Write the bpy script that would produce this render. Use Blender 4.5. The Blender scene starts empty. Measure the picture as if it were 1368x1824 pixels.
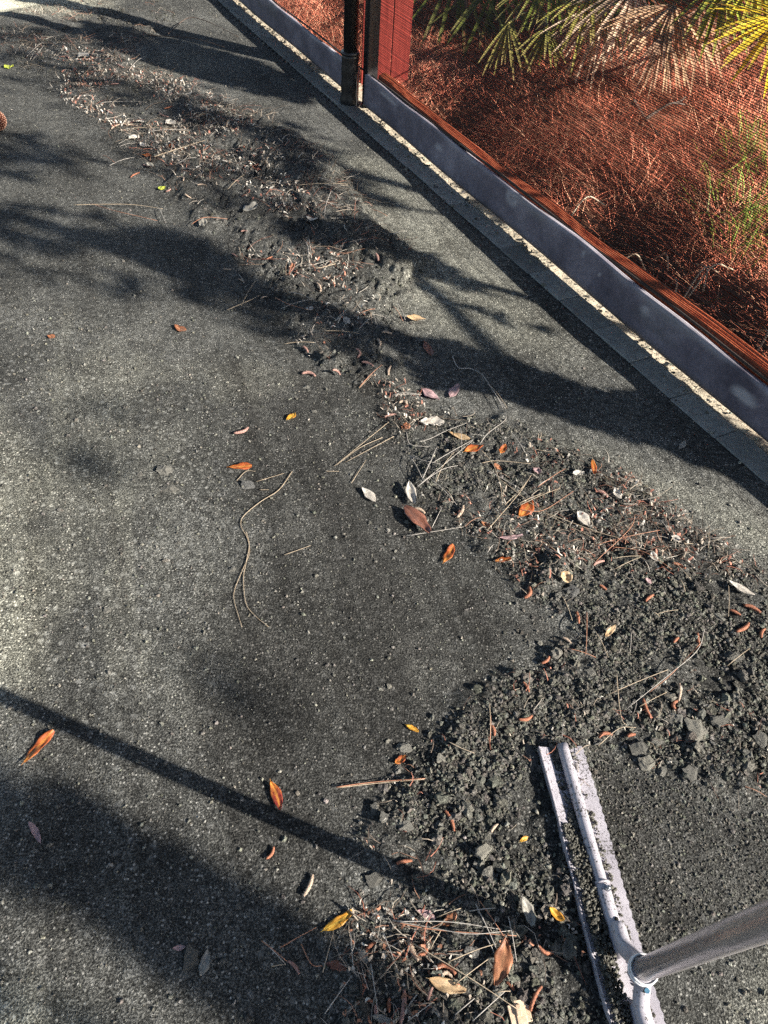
import bpy, math, random
import numpy as np
from mathutils import Vector, Matrix

random.seed(7)
rng = np.random.default_rng(7)
scene = bpy.context.scene
COL = scene.collection

# ------------------------------------------------------------------ camera
PW, PH = 1368.0, 1824.0
FPX, PITCH, ROLL, CAMH = 1317.0, 47.0, 5.0, 1.40
_p, _r = math.radians(PITCH), math.radians(ROLL)
FWD = np.array([0, math.cos(_p), -math.sin(_p)])
RGT0 = np.array([1.0, 0, 0]); UP0 = np.array([0, math.sin(_p), math.cos(_p)])
RGT = RGT0 * math.cos(_r) + UP0 * math.sin(_r)
UPV = -RGT0 * math.sin(_r) + UP0 * math.cos(_r)
CAM = np.array([0, 0, CAMH])
cd = bpy.data.cameras.new('camera'); cam = bpy.data.objects.new('camera', cd); COL.objects.link(cam)
cd.sensor_fit = 'VERTICAL'; cd.sensor_height = 36.0; cd.lens = FPX / PH * 36.0
cd.clip_start = 0.02; cd.clip_end = 2000
M = Matrix(((RGT[0], UPV[0], -FWD[0]), (RGT[1], UPV[1], -FWD[1]), (RGT[2], UPV[2], -FWD[2])))
cam.matrix_world = Matrix.Translation(Vector(CAM)) @ M.to_4x4()
scene.camera = cam

# ------------------------------------------------------------------ sky, sun, exposure
SUN_AZ, SUN_EL = math.radians(-23.0), math.radians(27.0)
SUN = np.array([math.cos(SUN_EL) * math.cos(SUN_AZ), math.cos(SUN_EL) * math.sin(SUN_AZ), math.sin(SUN_EL)])
world = bpy.data.worlds.new('World'); scene.world = world; world.use_nodes = True
wn = world.node_tree.nodes; wl = world.node_tree.links
sky = wn.new('ShaderNodeTexSky'); sky.sky_type = 'NISHITA'; sky.sun_disc = False
sky.sun_elevation = SUN_EL; sky.sun_rotation = math.atan2(SUN[0], SUN[1])
wl.new(sky.outputs[0], wn['Background'].inputs[0]); wn['Background'].inputs[1].default_value = 0.05
sd = bpy.data.lights.new('sun', 'SUN'); sd.energy = 5.0; sd.angle = math.radians(0.53); sd.color = (1.0, 0.93, 0.82)
sun = bpy.data.objects.new('sun', sd); COL.objects.link(sun)
sun.rotation_euler = Vector(SUN).to_track_quat('Z', 'Y').to_euler(); sun.location = (6, -3, 6)
vs = scene.view_settings
vs.view_transform = 'Standard'; vs.look = 'None'; vs.gamma = 1.0; vs.exposure = 2.0; vs.use_curve_mapping = False
cy = scene.cycles
cy.max_bounces = 5; cy.diffuse_bounces = 2; cy.glossy_bounces = 2; cy.transmission_bounces = 2; cy.transparent_max_bounces = 4
cy.caustics_reflective = False; cy.caustics_refractive = False; cy.use_denoising = False; cy.use_adaptive_sampling = True; cy.adaptive_threshold = 0.02

# ------------------------------------------------------------------ projection helpers (photo pixel -> place)
def ray(x, y):
    a = (x - PW / 2) / FPX; b = -(y - PH / 2) / FPX
    return FWD + a * RGT + b * UPV
def gnd(x, y, z=0.0):
    d = ray(x, y); return CAM + d * ((z - CAMH) / d[2])
def atdepth(x, y, d):
    return CAM + ray(x, y) * d
def proj(P):
    v = np.asarray(P) - CAM; d = v @ FWD
    return np.stack([PW / 2 + FPX * (v @ RGT) / d, PH / 2 - FPX * (v @ UPV) / d, d], -1)
def G2(x, y): return gnd(x, y)[:2]
def poly(pts): return np.array([G2(*p) for p in pts])

# fence frame: u runs along the fence towards the camera, n points away from the court
_A, _B = G2(645, 192), G2(1368, 802)
UF = (_B - _A) / np.linalg.norm(_B - _A); NF = np.array([-UF[1], UF[0]])
if NF[0] < 0: NF = -NF
NO = float(_A @ NF); UO = float(_A @ UF)          # offset of the fence line; u = 0 at the post
def FP(u, dn, z=0.0):
    q = UF * (UO + u) + NF * (NO + dn); return np.array([q[0], q[1], z])
def fence_hit(x, y, dn=0.0):
    d = ray(x, y); t = (NO + dn - CAM[:2] @ NF) / (d[:2] @ NF); return CAM + d * t
def u_of(P): return float(np.asarray(P)[:2] @ UF) - UO

# ------------------------------------------------------------------ noise
def _hash(ix, iy, s):
    h = (ix.astype(np.int64) * 374761393 + iy.astype(np.int64) * 668265263 + s * 974634777) & 0x7fffffff
    h = ((h ^ (h >> 13)) * 1274126177) & 0x7fffffff
    return ((h ^ (h >> 16)) & 0xffff) / 65535.0
def vnoise(x, y, s=0):
    ix, iy = np.floor(x), np.floor(y); fx, fy = x - ix, y - iy
    fx = fx * fx * (3 - 2 * fx); fy = fy * fy * (3 - 2 * fy)
    a = _hash(ix, iy, s); b = _hash(ix + 1, iy, s); c = _hash(ix, iy + 1, s); d = _hash(ix + 1, iy + 1, s)
    return (a * (1 - fx) + b * fx) * (1 - fy) + (c * (1 - fx) + d * fx) * fy
def fbm(x, y, s=0, o=4):
    r = 0; a = 0.5
    for k in range(o):
        r = r + a * vnoise(x * 2 ** k, y * 2 ** k, s + k); a *= 0.5
    return r
def sstep(a, b, x):
    t = np.clip((x - a) / (b - a), 0, 1); return t * t * (3 - 2 * t)
def sdist(P, x, y):
    """signed distance to a polygon, positive inside"""
    x = np.asarray(x, float); y = np.asarray(y, float)
    d2 = np.full(x.shape, 1e9); ins = np.zeros(x.shape, bool); n = len(P)
    for i in range(n):
        ax, ay = P[i]; bx, by = P[(i + 1) % n]
        ex, ey = bx - ax, by - ay; wx, wy = x - ax, y - ay
        t = np.clip((wx * ex + wy * ey) / (ex * ex + ey * ey + 1e-12), 0, 1)
        d2 = np.minimum(d2, (wx - t * ex) ** 2 + (wy - t * ey) ** 2)
        c = ((ay > y) != (by > y)) & (x < ex * (y - ay) / ((ey) + 1e-12) + ax)
        ins ^= c
    return np.where(ins, 1, -1) * np.sqrt(d2)
def sample_poly(P, n):
    lo, hi = P.min(0), P.max(0); out = np.zeros((0, 2))
    while len(out) < n:
        q = rng.uniform(lo, hi, (max(64, n * 3), 2)); q = q[sdist(P, q[:, 0], q[:, 1]) > 0]; out = np.vstack([out, q])
    return out[:n]
def parea(P):
    x, y = P[:, 0], P[:, 1]; return abs(np.dot(x, np.roll(y, 1)) - np.dot(y, np.roll(x, 1))) / 2

# ------------------------------------------------------------------ materials
def new_mat(name):
    m = bpy.data.materials.new(name); m.use_nodes = True
    return m, m.node_tree.nodes, m.node_tree.links, m.node_tree.nodes['Principled BSDF']
def nd(N, t, **k):
    n = N.new(t)
    for a, b in k.items():
        if a in ('op',): n.operation = b
        elif a == 'blend': n.blend_type = b
        else: setattr(n, a, b)
    return n
def tex(N, L, kind, scale, detail=4, rough=0.6, vec=None, obj=True, dim=None):
    tc = N.new('ShaderNodeTexCoord'); t = N.new('ShaderNodeTex' + kind)
    t.inputs['Scale'].default_value = scale
    if kind == 'Voronoi': detail = 0
    if 'Detail' in t.inputs: t.inputs['Detail'].default_value = detail
    if 'Roughness' in t.inputs: t.inputs['Roughness'].default_value = rough
    L.new(vec if vec else tc.outputs['Object'], t.inputs['Vector']); return t
def ramp(N, L, src, stops):
    r = N.new('ShaderNodeValToRGB'); e = r.color_ramp.elements
    while len(e) < len(stops): e.new(0.5)
    for k, (p, c) in enumerate(stops):
        e[k].position = p; e[k].color = (c[0], c[1], c[2], 1) if not isinstance(c, (int, float)) else (c, c, c, 1)
    L.new(src, r.inputs[0]); return r.outputs[0]
def mix(N, L, fac, a, b, blend='MIX'):
    m = N.new('ShaderNodeMix'); m.data_type = 'RGBA'; m.blend_type = blend
    for i, v in ((0, fac), (6, a), (7, b)):
        if isinstance(v, (int, float)): m.inputs[i].default_value = v
        elif isinstance(v, tuple): m.inputs[i].default_value = (*v, 1)
        else: L.new(v, m.inputs[i])
    return m.outputs[2]
def bump(N, L, b, hgt, strength, dist, prev=None):
    n = N.new('ShaderNodeBump'); n.inputs['Strength'].default_value = strength; n.inputs['Distance'].default_value = dist
    L.new(hgt, n.inputs['Height'])
    if prev: L.new(prev, n.inputs['Normal'])
    L.new(n.outputs[0], b.inputs['Normal']); return n.outputs[0]
def attr(N, name, out='Color'):
    a = N.new('ShaderNodeAttribute'); a.attribute_name = name; return a.outputs[out]

def mat_court():
    m, N, L, b = new_mat('court_clay')
    grit = tex(N, L, 'Noise', 260, 2, 0.75)
    med = tex(N, L, 'Noise', 42, 3, 0.7)
    big = tex(N, L, 'Noise', 3.2, 4, 0.62)
    c0 = ramp(N, L, grit.outputs['Fac'], [(0.32, (0.013, 0.013, 0.0125)), (0.50, (0.057, 0.058, 0.054)), (0.68, (0.185, 0.186, 0.174))])
    c1 = ramp(N, L, med.outputs['Fac'], [(0.32, 0.50), (0.52, 1.0), (0.72, 1.35)])
    c2 = ramp(N, L, big.outputs['Fac'], [(0.30, 0.55), (0.52, 0.95), (0.72, 1.5)])
    c = mix(N, L, 1.0, c0, c1, 'MULTIPLY'); c = mix(N, L, 1.0, c, c2, 'MULTIPLY')
    # pale grains and lichen-like specks
    v = tex(N, L, 'Voronoi', 120); v.voronoi_dimensions = '2D'; sp = ramp(N, L, v.outputs['Distance'], [(0.12, 1.0), (0.32, 0.0)])
    vc = ramp(N, L, v.outputs['Color'], [(0.68, 0.0), (0.82, 0.85)])
    fl = mix(N, L, 1.0, sp, vc, 'MULTIPLY')
    c = mix(N, L, fl, c, (0.36, 0.355, 0.33))
    tcw = N.new('ShaderNodeTexCoord'); warp = N.new('ShaderNodeVectorMath'); warp.operation = 'MULTIPLY_ADD'; wn_ = tex(N, L, 'Noise', 90, 2, 0.6); L.new(wn_.outputs['Color'], warp.inputs[0]); warp.inputs[1].default_value = (.016, .016, 0); L.new(tcw.outputs['Object'], warp.inputs[2])
    v2 = tex(N, L, 'Voronoi', 46, vec=warp.outputs[0]); v2.voronoi_dimensions = '2D'; s2 = ramp(N, L, v2.outputs['Distance'], [(0.10, 1.0), (0.31, 0.0)])
    k2 = ramp(N, L, v2.outputs['Color'], [(0.62, 0.0), (0.80, 0.8)])
    f2 = mix(N, L, 1.0, s2, k2, 'MULTIPLY')
    sep = N.new('ShaderNodeSeparateColor'); L.new(attr(N, 'zone'), sep.inputs[0])
    f2 = mix(N, L, 1.0, f2, sep.outputs[2], 'MULTIPLY')
    c = mix(N, L, f2, c, (0.22, 0.222, 0.212))
    # zone.r: fresh dark granules, smudge; zone.g: dry pale tan crust, painted sunlight
    dark = mix(N, L, 1.0, c, (0.50, 0.49, 0.49), 'MULTIPLY')
    c = mix(N, L, sep.outputs[0], c, dark)
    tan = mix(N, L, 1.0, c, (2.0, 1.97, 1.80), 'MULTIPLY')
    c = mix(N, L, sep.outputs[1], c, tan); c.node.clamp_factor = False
    L.new(c, b.inputs['Base Color']); b.inputs['Roughness'].default_value = 0.95; b.inputs['Specular IOR Level'].default_value = 0.2
    p = bump(N, L, b, grit.outputs['Fac'], 0.9, 0.004)
    bump(N, L, b, med.outputs['Fac'], 0.5, 0.008, p)
    return m
def mat_soil(name, lo, hi, scale=150, bstr=0.8):
    m, N, L, b = new_mat(name)
    t = tex(N, L, 'Noise', scale, 4, 0.7)
    c = ramp(N, L, t.outputs['Fac'], [(0.3, lo), (0.7, hi)])
    c = mix(N, L, 1.0, c, attr(N, 'Col'), 'MULTIPLY')
    L.new(c, b.inputs['Base Color']); b.inputs['Roughness'].default_value = 0.95; b.inputs['Specular IOR Level'].default_value = 0.15
    bump(N, L, b, t.outputs['Fac'], bstr, 0.004); return m
def mat_stone(name, lo, hi, scale=70):
    m, N, L, b = new_mat(name)
    t = tex(N, L, 'Noise', scale, 6, 0.75); c = ramp(N, L, t.outputs['Fac'], [(0.3, lo), (0.68, hi)])
    oi = N.new('ShaderNodeObjectInfo'); k = ramp(N, L, oi.outputs['Random'], [(0, 0.75), (1, 1.25)])
    L.new(mix(N, L, 1.0, c, k, 'MULTIPLY'), b.inputs['Base Color']); b.inputs['Roughness'].default_value = 0.9
    bump(N, L, b, t.outputs['Fac'], 0.9, 0.004); return m
def mat_leaf(name, base, tip, vein, spots=0.0, trans=0.25, rough=0.5):
    m, N, L, b = new_mat(name)
    tc = N.new('ShaderNodeTexCoord'); sx = N.new('ShaderNodeSeparateXYZ'); L.new(tc.outputs['Generated'], sx.inputs[0])
    oi = N.new('ShaderNodeObjectInfo')
    ns = N.new('ShaderNodeTexNoise'); ns.noise_dimensions = '4D'; ns.inputs['Scale'].default_value = 5; ns.inputs['Detail'].default_value = 5
    L.new(tc.outputs['Generated'], ns.inputs['Vector'])
    mw = nd(N, 'ShaderNodeMath', op='MULTIPLY'); mw.inputs[1].default_value = 40; L.new(oi.outputs['Random'], mw.inputs[0]); L.new(mw.outputs[0], ns.inputs['W'])
    ad = nd(N, 'ShaderNodeMath', op='MULTIPLY_ADD'); ad.inputs[1].default_value = 0.9; L.new(ns.outputs['Fac'], ad.inputs[0]); L.new(sx.outputs[0], ad.inputs[2])
    c = ramp(N, L, ad.outputs[0], [(0.35, base), (1.35, tip)]) if False else mix(N, L, ramp(N, L, ad.outputs[0], [(0.45, 0.0), (1.0, 1.0)]), base, tip)
    if spots > 0:
        v = tex(N, L, 'Noise', 22, 3, 0.6, tc.outputs['Generated']); s = ramp(N, L, v.outputs['Fac'], [(0.60, 0.0), (0.66, spots)])
        c = mix(N, L, s, c, (0.045, 0.02, 0.012))
    c = mix(N, L, attr(N, 'vein', 'Fac'), c, vein)
    blot = tex(N, L, 'Noise', 3.2, 4, 0.65, tc.outputs['Generated']); c = mix(N, L, 1.0, c, ramp(N, L, blot.outputs['Fac'], [(0.3, 0.55), (0.6, 1.1)]), 'MULTIPLY')
    dst = tex(N, L, 'Noise', 420, 2, 0.6); c = mix(N, L, ramp(N, L, dst.outputs['Fac'], [(0.56, 0.0), (0.66, 0.6)]), c, (0.12, 0.115, 0.10))
    L.new(c, b.inputs['Base Color']); b.inputs['Roughness'].default_value = rough
    if trans > 0:
        t = N.new('ShaderNodeBsdfTranslucent'); L.new(c, t.inputs[0]); ms = N.new('ShaderNodeMixShader'); ms.inputs[0].default_value = trans
        L.new(b.outputs[0], ms.inputs[1]); L.new(t.outputs[0], ms.inputs[2]); L.new(ms.outputs[0], N['Material Output'].inputs[0])
    bump(N, L, b, ns.outputs['Fac'], 0.35, 0.002)
    return m
def mat_simple(name, lo, hi, scale=40, rough=0.8, metal=0.0, bstr=0.3, col=False, dist=0.003):
    m, N, L, b = new_mat(name)
    t = tex(N, L, 'Noise', scale, 5, 0.65); c = ramp(N, L, t.outputs['Fac'], [(0.3, lo), (0.7, hi)])
    if col: c = mix(N, L, 1.0, c, attr(N, 'Col'), 'MULTIPLY')
    L.new(c, b.inputs['Base Color']); b.inputs['Roughness'].default_value = rough; b.inputs['Metallic'].default_value = metal
    if bstr: bump(N, L, b, t.outputs['Fac'], bstr, dist)
    return m
def mat_painted():
    """white powder coat with gritty black clay specks rubbed on"""
    m, N, L, b = new_mat('white_painted_metal')
    t = tex(N, L, 'Noise', 240, 3, 0.7); t2 = tex(N, L, 'Noise', 28, 4, 0.6); t3 = tex(N, L, 'Noise', 9, 3, 0.6)
    gm = N.new('ShaderNodeNewGeometry'); gz = N.new('ShaderNodeSeparateXYZ'); L.new(gm.outputs['Normal'], gz.inputs[0])
    base = ramp(N, L, t3.outputs['Fac'], [(0.3, (0.25, 0.235, 0.265)), (0.7, (0.42, 0.40, 0.44))])
    s = nd(N, 'ShaderNodeMath', op='MULTIPLY_ADD'); s.inputs[1].default_value = 0.55; L.new(t2.outputs['Fac'], s.inputs[0]); L.new(t.outputs['Fac'], s.inputs[2])
    k = ramp(N, L, s.outputs[0], [(0.86, 0.0), (0.92, 1.0)])
    c = mix(N, L, k, base, (0.06, 0.056, 0.05))
    d = nd(N, 'ShaderNodeMath', op='MULTIPLY'); L.new(attr(N, 'dirt', 'Fac'), d.inputs[0]); d.inputs[1].default_value = 1.0
    s2 = nd(N, 'ShaderNodeMath', op='ADD'); L.new(d.outputs[0], s2.inputs[0]); L.new(t2.outputs['Fac'], s2.inputs[1])
    s3 = nd(N, 'ShaderNodeMath', op='MULTIPLY_ADD'); L.new(t.outputs['Fac'], s3.inputs[0]); s3.inputs[1].default_value = 0.5; L.new(s2.outputs[0], s3.inputs[2])
    k2 = ramp(N, L, s3.outputs[0], [(1.00, 0.0), (1.10, 1.0)])
    c = mix(N, L, k2, c, (0.07, 0.066, 0.058))
    L.new(c, b.inputs['Base Color']); b.inputs['Roughness'].default_value = 0.38
    bump(N, L, b, k2, 0.5, 0.002); return m
def mat_pole():
    m, N, L, b = new_mat('brushed_steel')
    tc = N.new('ShaderNodeTexCoord'); mp = N.new('ShaderNodeMapping'); mp.inputs['Scale'].default_value = (60, 60, 1.5); L.new(tc.outputs['Object'], mp.inputs[0])
    t = tex(N, L, 'Noise', 4, 4, 0.6, mp.outputs[0]); c = ramp(N, L, t.outputs['Fac'], [(0.3, (0.52, 0.49, 0.50)), (0.7, (0.72, 0.69, 0.70))])
    L.new(c, b.inputs['Base Color']); b.inputs['Metallic'].default_value = 0.8; b.inputs['Roughness'].default_value = 0.34
    bump(N, L, b, t.outputs['Fac'], 0.08, 0.001); return m
def mat_band():
    m, N, L, b = new_mat('weathered_blue_grey_paint')
    t = tex(N, L, 'Noise', 5, 5, 0.6); t2 = tex(N, L, 'Noise', 55, 4, 0.7)
    c = ramp(N, L, t.outputs['Fac'], [(0.28, (0.080, 0.070, 0.095)), (0.5, (0.155, 0.138, 0.175)), (0.72, (0.27, 0.245, 0.29))])
    k = ramp(N, L, t2.outputs['Fac'], [(0.3, 0.75), (0.7, 1.15)]); c = mix(N, L, 1.0, c, k, 'MULTIPLY')
    c = mix(N, L, attr(N, 'stain', 'Fac'), c, (0.42, 0.40, 0.43))
    c = mix(N, L, attr(N, 'grime', 'Fac'), c, (0.06, 0.06, 0.06))
    L.new(c, b.inputs['Base Color']); b.inputs['Roughness'].default_value = 0.7; bump(N, L, b, t2.outputs['Fac'], 0.3, 0.003); return m
def mat_colattr(name, rough=0.7, trans=0.0, spec=0.3):
    m, N, L, b = new_mat(name); c = attr(N, 'Col')
    t = tex(N, L, 'Noise', 60, 3, 0.6); c = mix(N, L, 1.0, c, ramp(N, L, t.outputs['Fac'], [(0.3, 0.75), (0.7, 1.25)]), 'MULTIPLY')
    L.new(c, b.inputs['Base Color']); b.inputs['Roughness'].default_value = rough; b.inputs['Specular IOR Level'].default_value = spec
    if trans:
        tr = N.new('ShaderNodeBsdfTranslucent'); L.new(c, tr.inputs[0]); ms = N.new('ShaderNodeMixShader'); ms.inputs[0].default_value = trans
        L.new(b.outputs[0], ms.inputs[1]); L.new(tr.outputs[0], ms.inputs[2]); L.new(ms.outputs[0], N['Material Output'].inputs[0])
    return m
def mat_redwood(name, lo, hi):
    m, N, L, b = new_mat(name)
    tc = N.new('ShaderNodeTexCoord'); mp = N.new('ShaderNodeMapping'); mp.inputs['Scale'].default_value = (30, 30, 2.0); L.new(tc.outputs['Object'], mp.inputs[0])
    t = tex(N, L, 'Noise', 2.5, 6, 0.65, mp.outputs[0]); c = ramp(N, L, t.outputs['Fac'], [(0.3, lo), (0.7, hi)])
    L.new(c, b.inputs['Base Color']); b.inputs['Roughness'].default_value = 0.9; b.inputs['Specular IOR Level'].default_value = 0.12; bump(N, L, b, t.outputs['Fac'], 0.4, 0.003); return m

MT = dict(
    court=mat_court(),
    clod=mat_soil('clay_clods', (0.026, 0.025, 0.0225), (0.19, 0.184, 0.158), 260, 1.0),
    sand=mat_soil('pale_sand', (0.16, 0.135, 0.10), (0.52, 0.46, 0.36), 150),
    bankground=mat_soil('dark_forest_soil', (0.06, 0.024, 0.016), (0.20, 0.08, 0.045), 60),
    stone=mat_stone('grey_stone', (0.055, 0.053, 0.048), (0.17, 0.165, 0.146)),
    stone_pale=mat_stone('pale_stone', (0.10, 0.096, 0.083), (0.26, 0.248, 0.21)),
    stone_dark=mat_stone('dark_stone', (0.05, 0.05, 0.05), (0.13, 0.13, 0.125)),
    brick=mat_stone('dusty_grey_brick', (0.12, 0.124, 0.117), (0.25, 0.255, 0.235), 22),
    band=mat_band(),
    black=mat_simple('black_vinyl_coat', (0.010, 0.010, 0.011), (0.022, 0.022, 0.024), 30, 0.38),
    mesh=mat_simple('dark_screen_yarn', (0.020, 0.014, 0.012), (0.04, 0.028, 0.024), 90, 0.8, bstr=0),
    rail=mat_redwood('red_stained_rail', (0.30, 0.065, 0.030), (0.50, 0.14, 0.065)),
    board=mat_redwood('red_stained_board', (0.12, 0.016, 0.013), (0.22, 0.038, 0.029)),
    straw=mat_colattr('pine_straw', 0.9, 0.15, 0.08),
    palm=mat_colattr('palm_leaf', 0.45, 0.35),
    grass=mat_colattr('green_blades', 0.5, 0.35),
    canopy=mat_colattr('tree_leaves', 0.55, 0.0),
    bark=mat_simple('pine_bark', (0.05, 0.035, 0.025), (0.16, 0.10, 0.07), 18, 0.95, bstr=0.9, dist=0.02),
    twig=mat_simple('dark_twig', (0.03, 0.02, 0.016), (0.10, 0.07, 0.055), 50, 0.9),
    needle_tan=mat_simple('tan_needle', (0.24, 0.185, 0.125), (0.42, 0.34, 0.25), 60, 0.6, bstr=0.1),
    needle_grey=mat_simple('grey_needle', (0.26, 0.235, 0.21), (0.44, 0.41, 0.375), 60, 0.6, bstr=0.1),
    needle_rust=mat_simple('rust_needle', (0.27, 0.115, 0.065), (0.42, 0.21, 0.13), 60, 0.6, bstr=0.1),
    catkin_orange=mat_simple('orange_catkin', (0.12, 0.042, 0.024), (0.35, 0.135, 0.072), 300, 0.8, bstr=0.6, dist=0.001),
    catkin_pink=mat_simple('pink_catkin', (0.17, 0.085, 0.07), (0.40, 0.24, 0.20), 300, 0.8, bstr=0.6, dist=0.001),
    catkin_tan=mat_simple('tan_catkin', (0.22, 0.155, 0.11), (0.46, 0.36, 0.28), 300, 0.8, bstr=0.6, dist=0.001),
    cone=mat_simple('pine_cone_brown', (0.10, 0.03, 0.018), (0.25, 0.085, 0.05), 60, 0.6),
    cone_tip=mat_simple('pine_cone_tip', (0.24, 0.11, 0.07), (0.36, 0.19, 0.13), 60, 0.7),
    orange=mat_leaf('orange_leaf', (0.50, 0.17, 0.025), (0.40, 0.085, 0.02), (0.60, 0.28, 0.06), 0.35),
    orange_red=mat_leaf('orange_red_leaf', (0.72, 0.26, 0.03), (0.26, 0.025, 0.02), (0.75, 0.33, 0.06), 0.9),
    yellow=mat_leaf('yellow_leaf', (0.72, 0.42, 0.035), (0.66, 0.30, 0.03), (0.85, 0.60, 0.10)),
    rust=mat_leaf('rust_leaf', (0.22, 0.075, 0.035), (0.38, 0.15, 0.07), (0.55, 0.27, 0.14), 0.5),
    brown=mat_leaf('brown_leaf', (0.085, 0.035, 0.028), (0.22, 0.09, 0.06), (0.18, 0.09, 0.07), 0.7, 0.05, 0.3),
    mauve=mat_leaf('mauve_leaf', (0.40, 0.24, 0.25), (0.46, 0.31, 0.32), (0.52, 0.38, 0.38), 0.2),
    white=mat_leaf('bleached_leaf', (0.62, 0.60, 0.55), (0.46, 0.42, 0.37), (0.50, 0.46, 0.40), 0.25, 0.1),
    grey=mat_leaf('grey_leaf', (0.20, 0.19, 0.165), (0.28, 0.265, 0.23), (0.34, 0.32, 0.28), 0.4, 0.1),
    tan=mat_leaf('tan_leaf', (0.56, 0.34, 0.16), (0.62, 0.44, 0.26), (0.68, 0.50, 0.30), 0.3),
    lime=mat_leaf('lime_leaf', (0.42, 0.55, 0.05), (0.55, 0.60, 0.08), (0.60, 0.65, 0.15)),
    wood=mat_simple('splintered_wood', (0.46, 0.30, 0.19), (0.72, 0.56, 0.42), 90, 0.85),
    white_metal=mat_painted(), steel=mat_pole(),
    ring=mat_simple('white_plastic_ring', (0.70, 0.69, 0.70), (0.82, 0.81, 0.82), 60, 0.35, bstr=0.1),
    bolt=mat_simple('zinc_bolt', (0.32, 0.32, 0.33), (0.52, 0.52, 0.53), 200, 0.35, 0.9, 0.2, dist=0.001),
    bolt_blue=mat_simple('blue_bolt', (0.10, 0.26, 0.40), (0.17, 0.38, 0.52), 200, 0.4, 0.2, 0.2, dist=0.001),
    hole=mat_simple('drilled_hole', (0.004, 0.004, 0.004), (0.008, 0.008, 0.008), 50, 0.9, bstr=0),
)

# ------------------------------------------------------------------ mesh helpers
def mesh_np(name, V, F, smooth=False, attrs=None):
    V = np.ascontiguousarray(V, np.float32); F = np.ascontiguousarray(F, np.int32); k = F.shape[1]
    me = bpy.data.meshes.new(name)
    me.vertices.add(len(V)); me.vertices.foreach_set('co', V.ravel())
    me.loops.add(F.size); me.loops.foreach_set('vertex_index', F.ravel())
    me.polygons.add(len(F)); me.polygons.foreach_set('loop_start', np.arange(len(F), dtype=np.int32) * k)
    me.update(calc_edges=True)
    me.polygons.foreach_set('use_smooth', np.full(len(F), smooth))
    for an, av in (attrs or {}).items():
        av = np.asarray(av, np.float32)
        if av.ndim == 1:
            a = me.attributes.new(an, 'FLOAT', 'POINT'); a.data.foreach_set('value', av)
        else:
            a = me.color_attributes.new(an, 'FLOAT_COLOR', 'POINT')
            a.data.foreach_set('color', np.hstack([av, np.ones((len(av), 1), np.float32)]).astype(np.float32).ravel())
    me.validate(); return me
def mesh_py(name, V, F, smooth=False, attrs=None):
    me = bpy.data.meshes.new(name); me.from_pydata([tuple(map(float, v)) for v in V], [], [tuple(int(i) for i in f) for f in F]); me.update()
    me.polygons.foreach_set('use_smooth', [smooth] * len(me.polygons))
    for an, av in (attrs or {}).items():
        av = np.asarray(av, np.float32)
        if av.ndim == 1:
            a = me.attributes.new(an, 'FLOAT', 'POINT'); a.data.foreach_set('value', av)
        else:
            a = me.color_attributes.new(an, 'FLOAT_COLOR', 'POINT')
            a.data.foreach_set('color', np.hstack([av, np.ones((len(av), 1), np.float32)]).astype(np.float32).ravel())
    return me
def link(name, me, mat=None, parent=None, loc=None, rot=None, scale=None):
    o = bpy.data.objects.new(name, me); COL.objects.link(o)
    if mat is not None and me is not None and len(me.materials) == 0: me.materials.append(MT[mat] if isinstance(mat, str) else mat)
    if parent is not None: o.parent = parent
    if loc is not None: o.location = tuple(map(float, loc))
    if rot is not None: o.rotation_euler = rot
    if scale is not None: o.scale = scale
    return o
def tag(o, label=None, cat=None, group=None, kind=None):
    if label: o['label'] = label
    if cat: o['category'] = cat
    if group: o['group'] = group
    if kind: o['kind'] = kind
    return o
def empty(name, loc=(0, 0, 0)):
    o = bpy.data.objects.new(name, None); COL.objects.link(o); o.location = tuple(map(float, loc)); o.empty_display_size = 0.05
    return o
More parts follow.
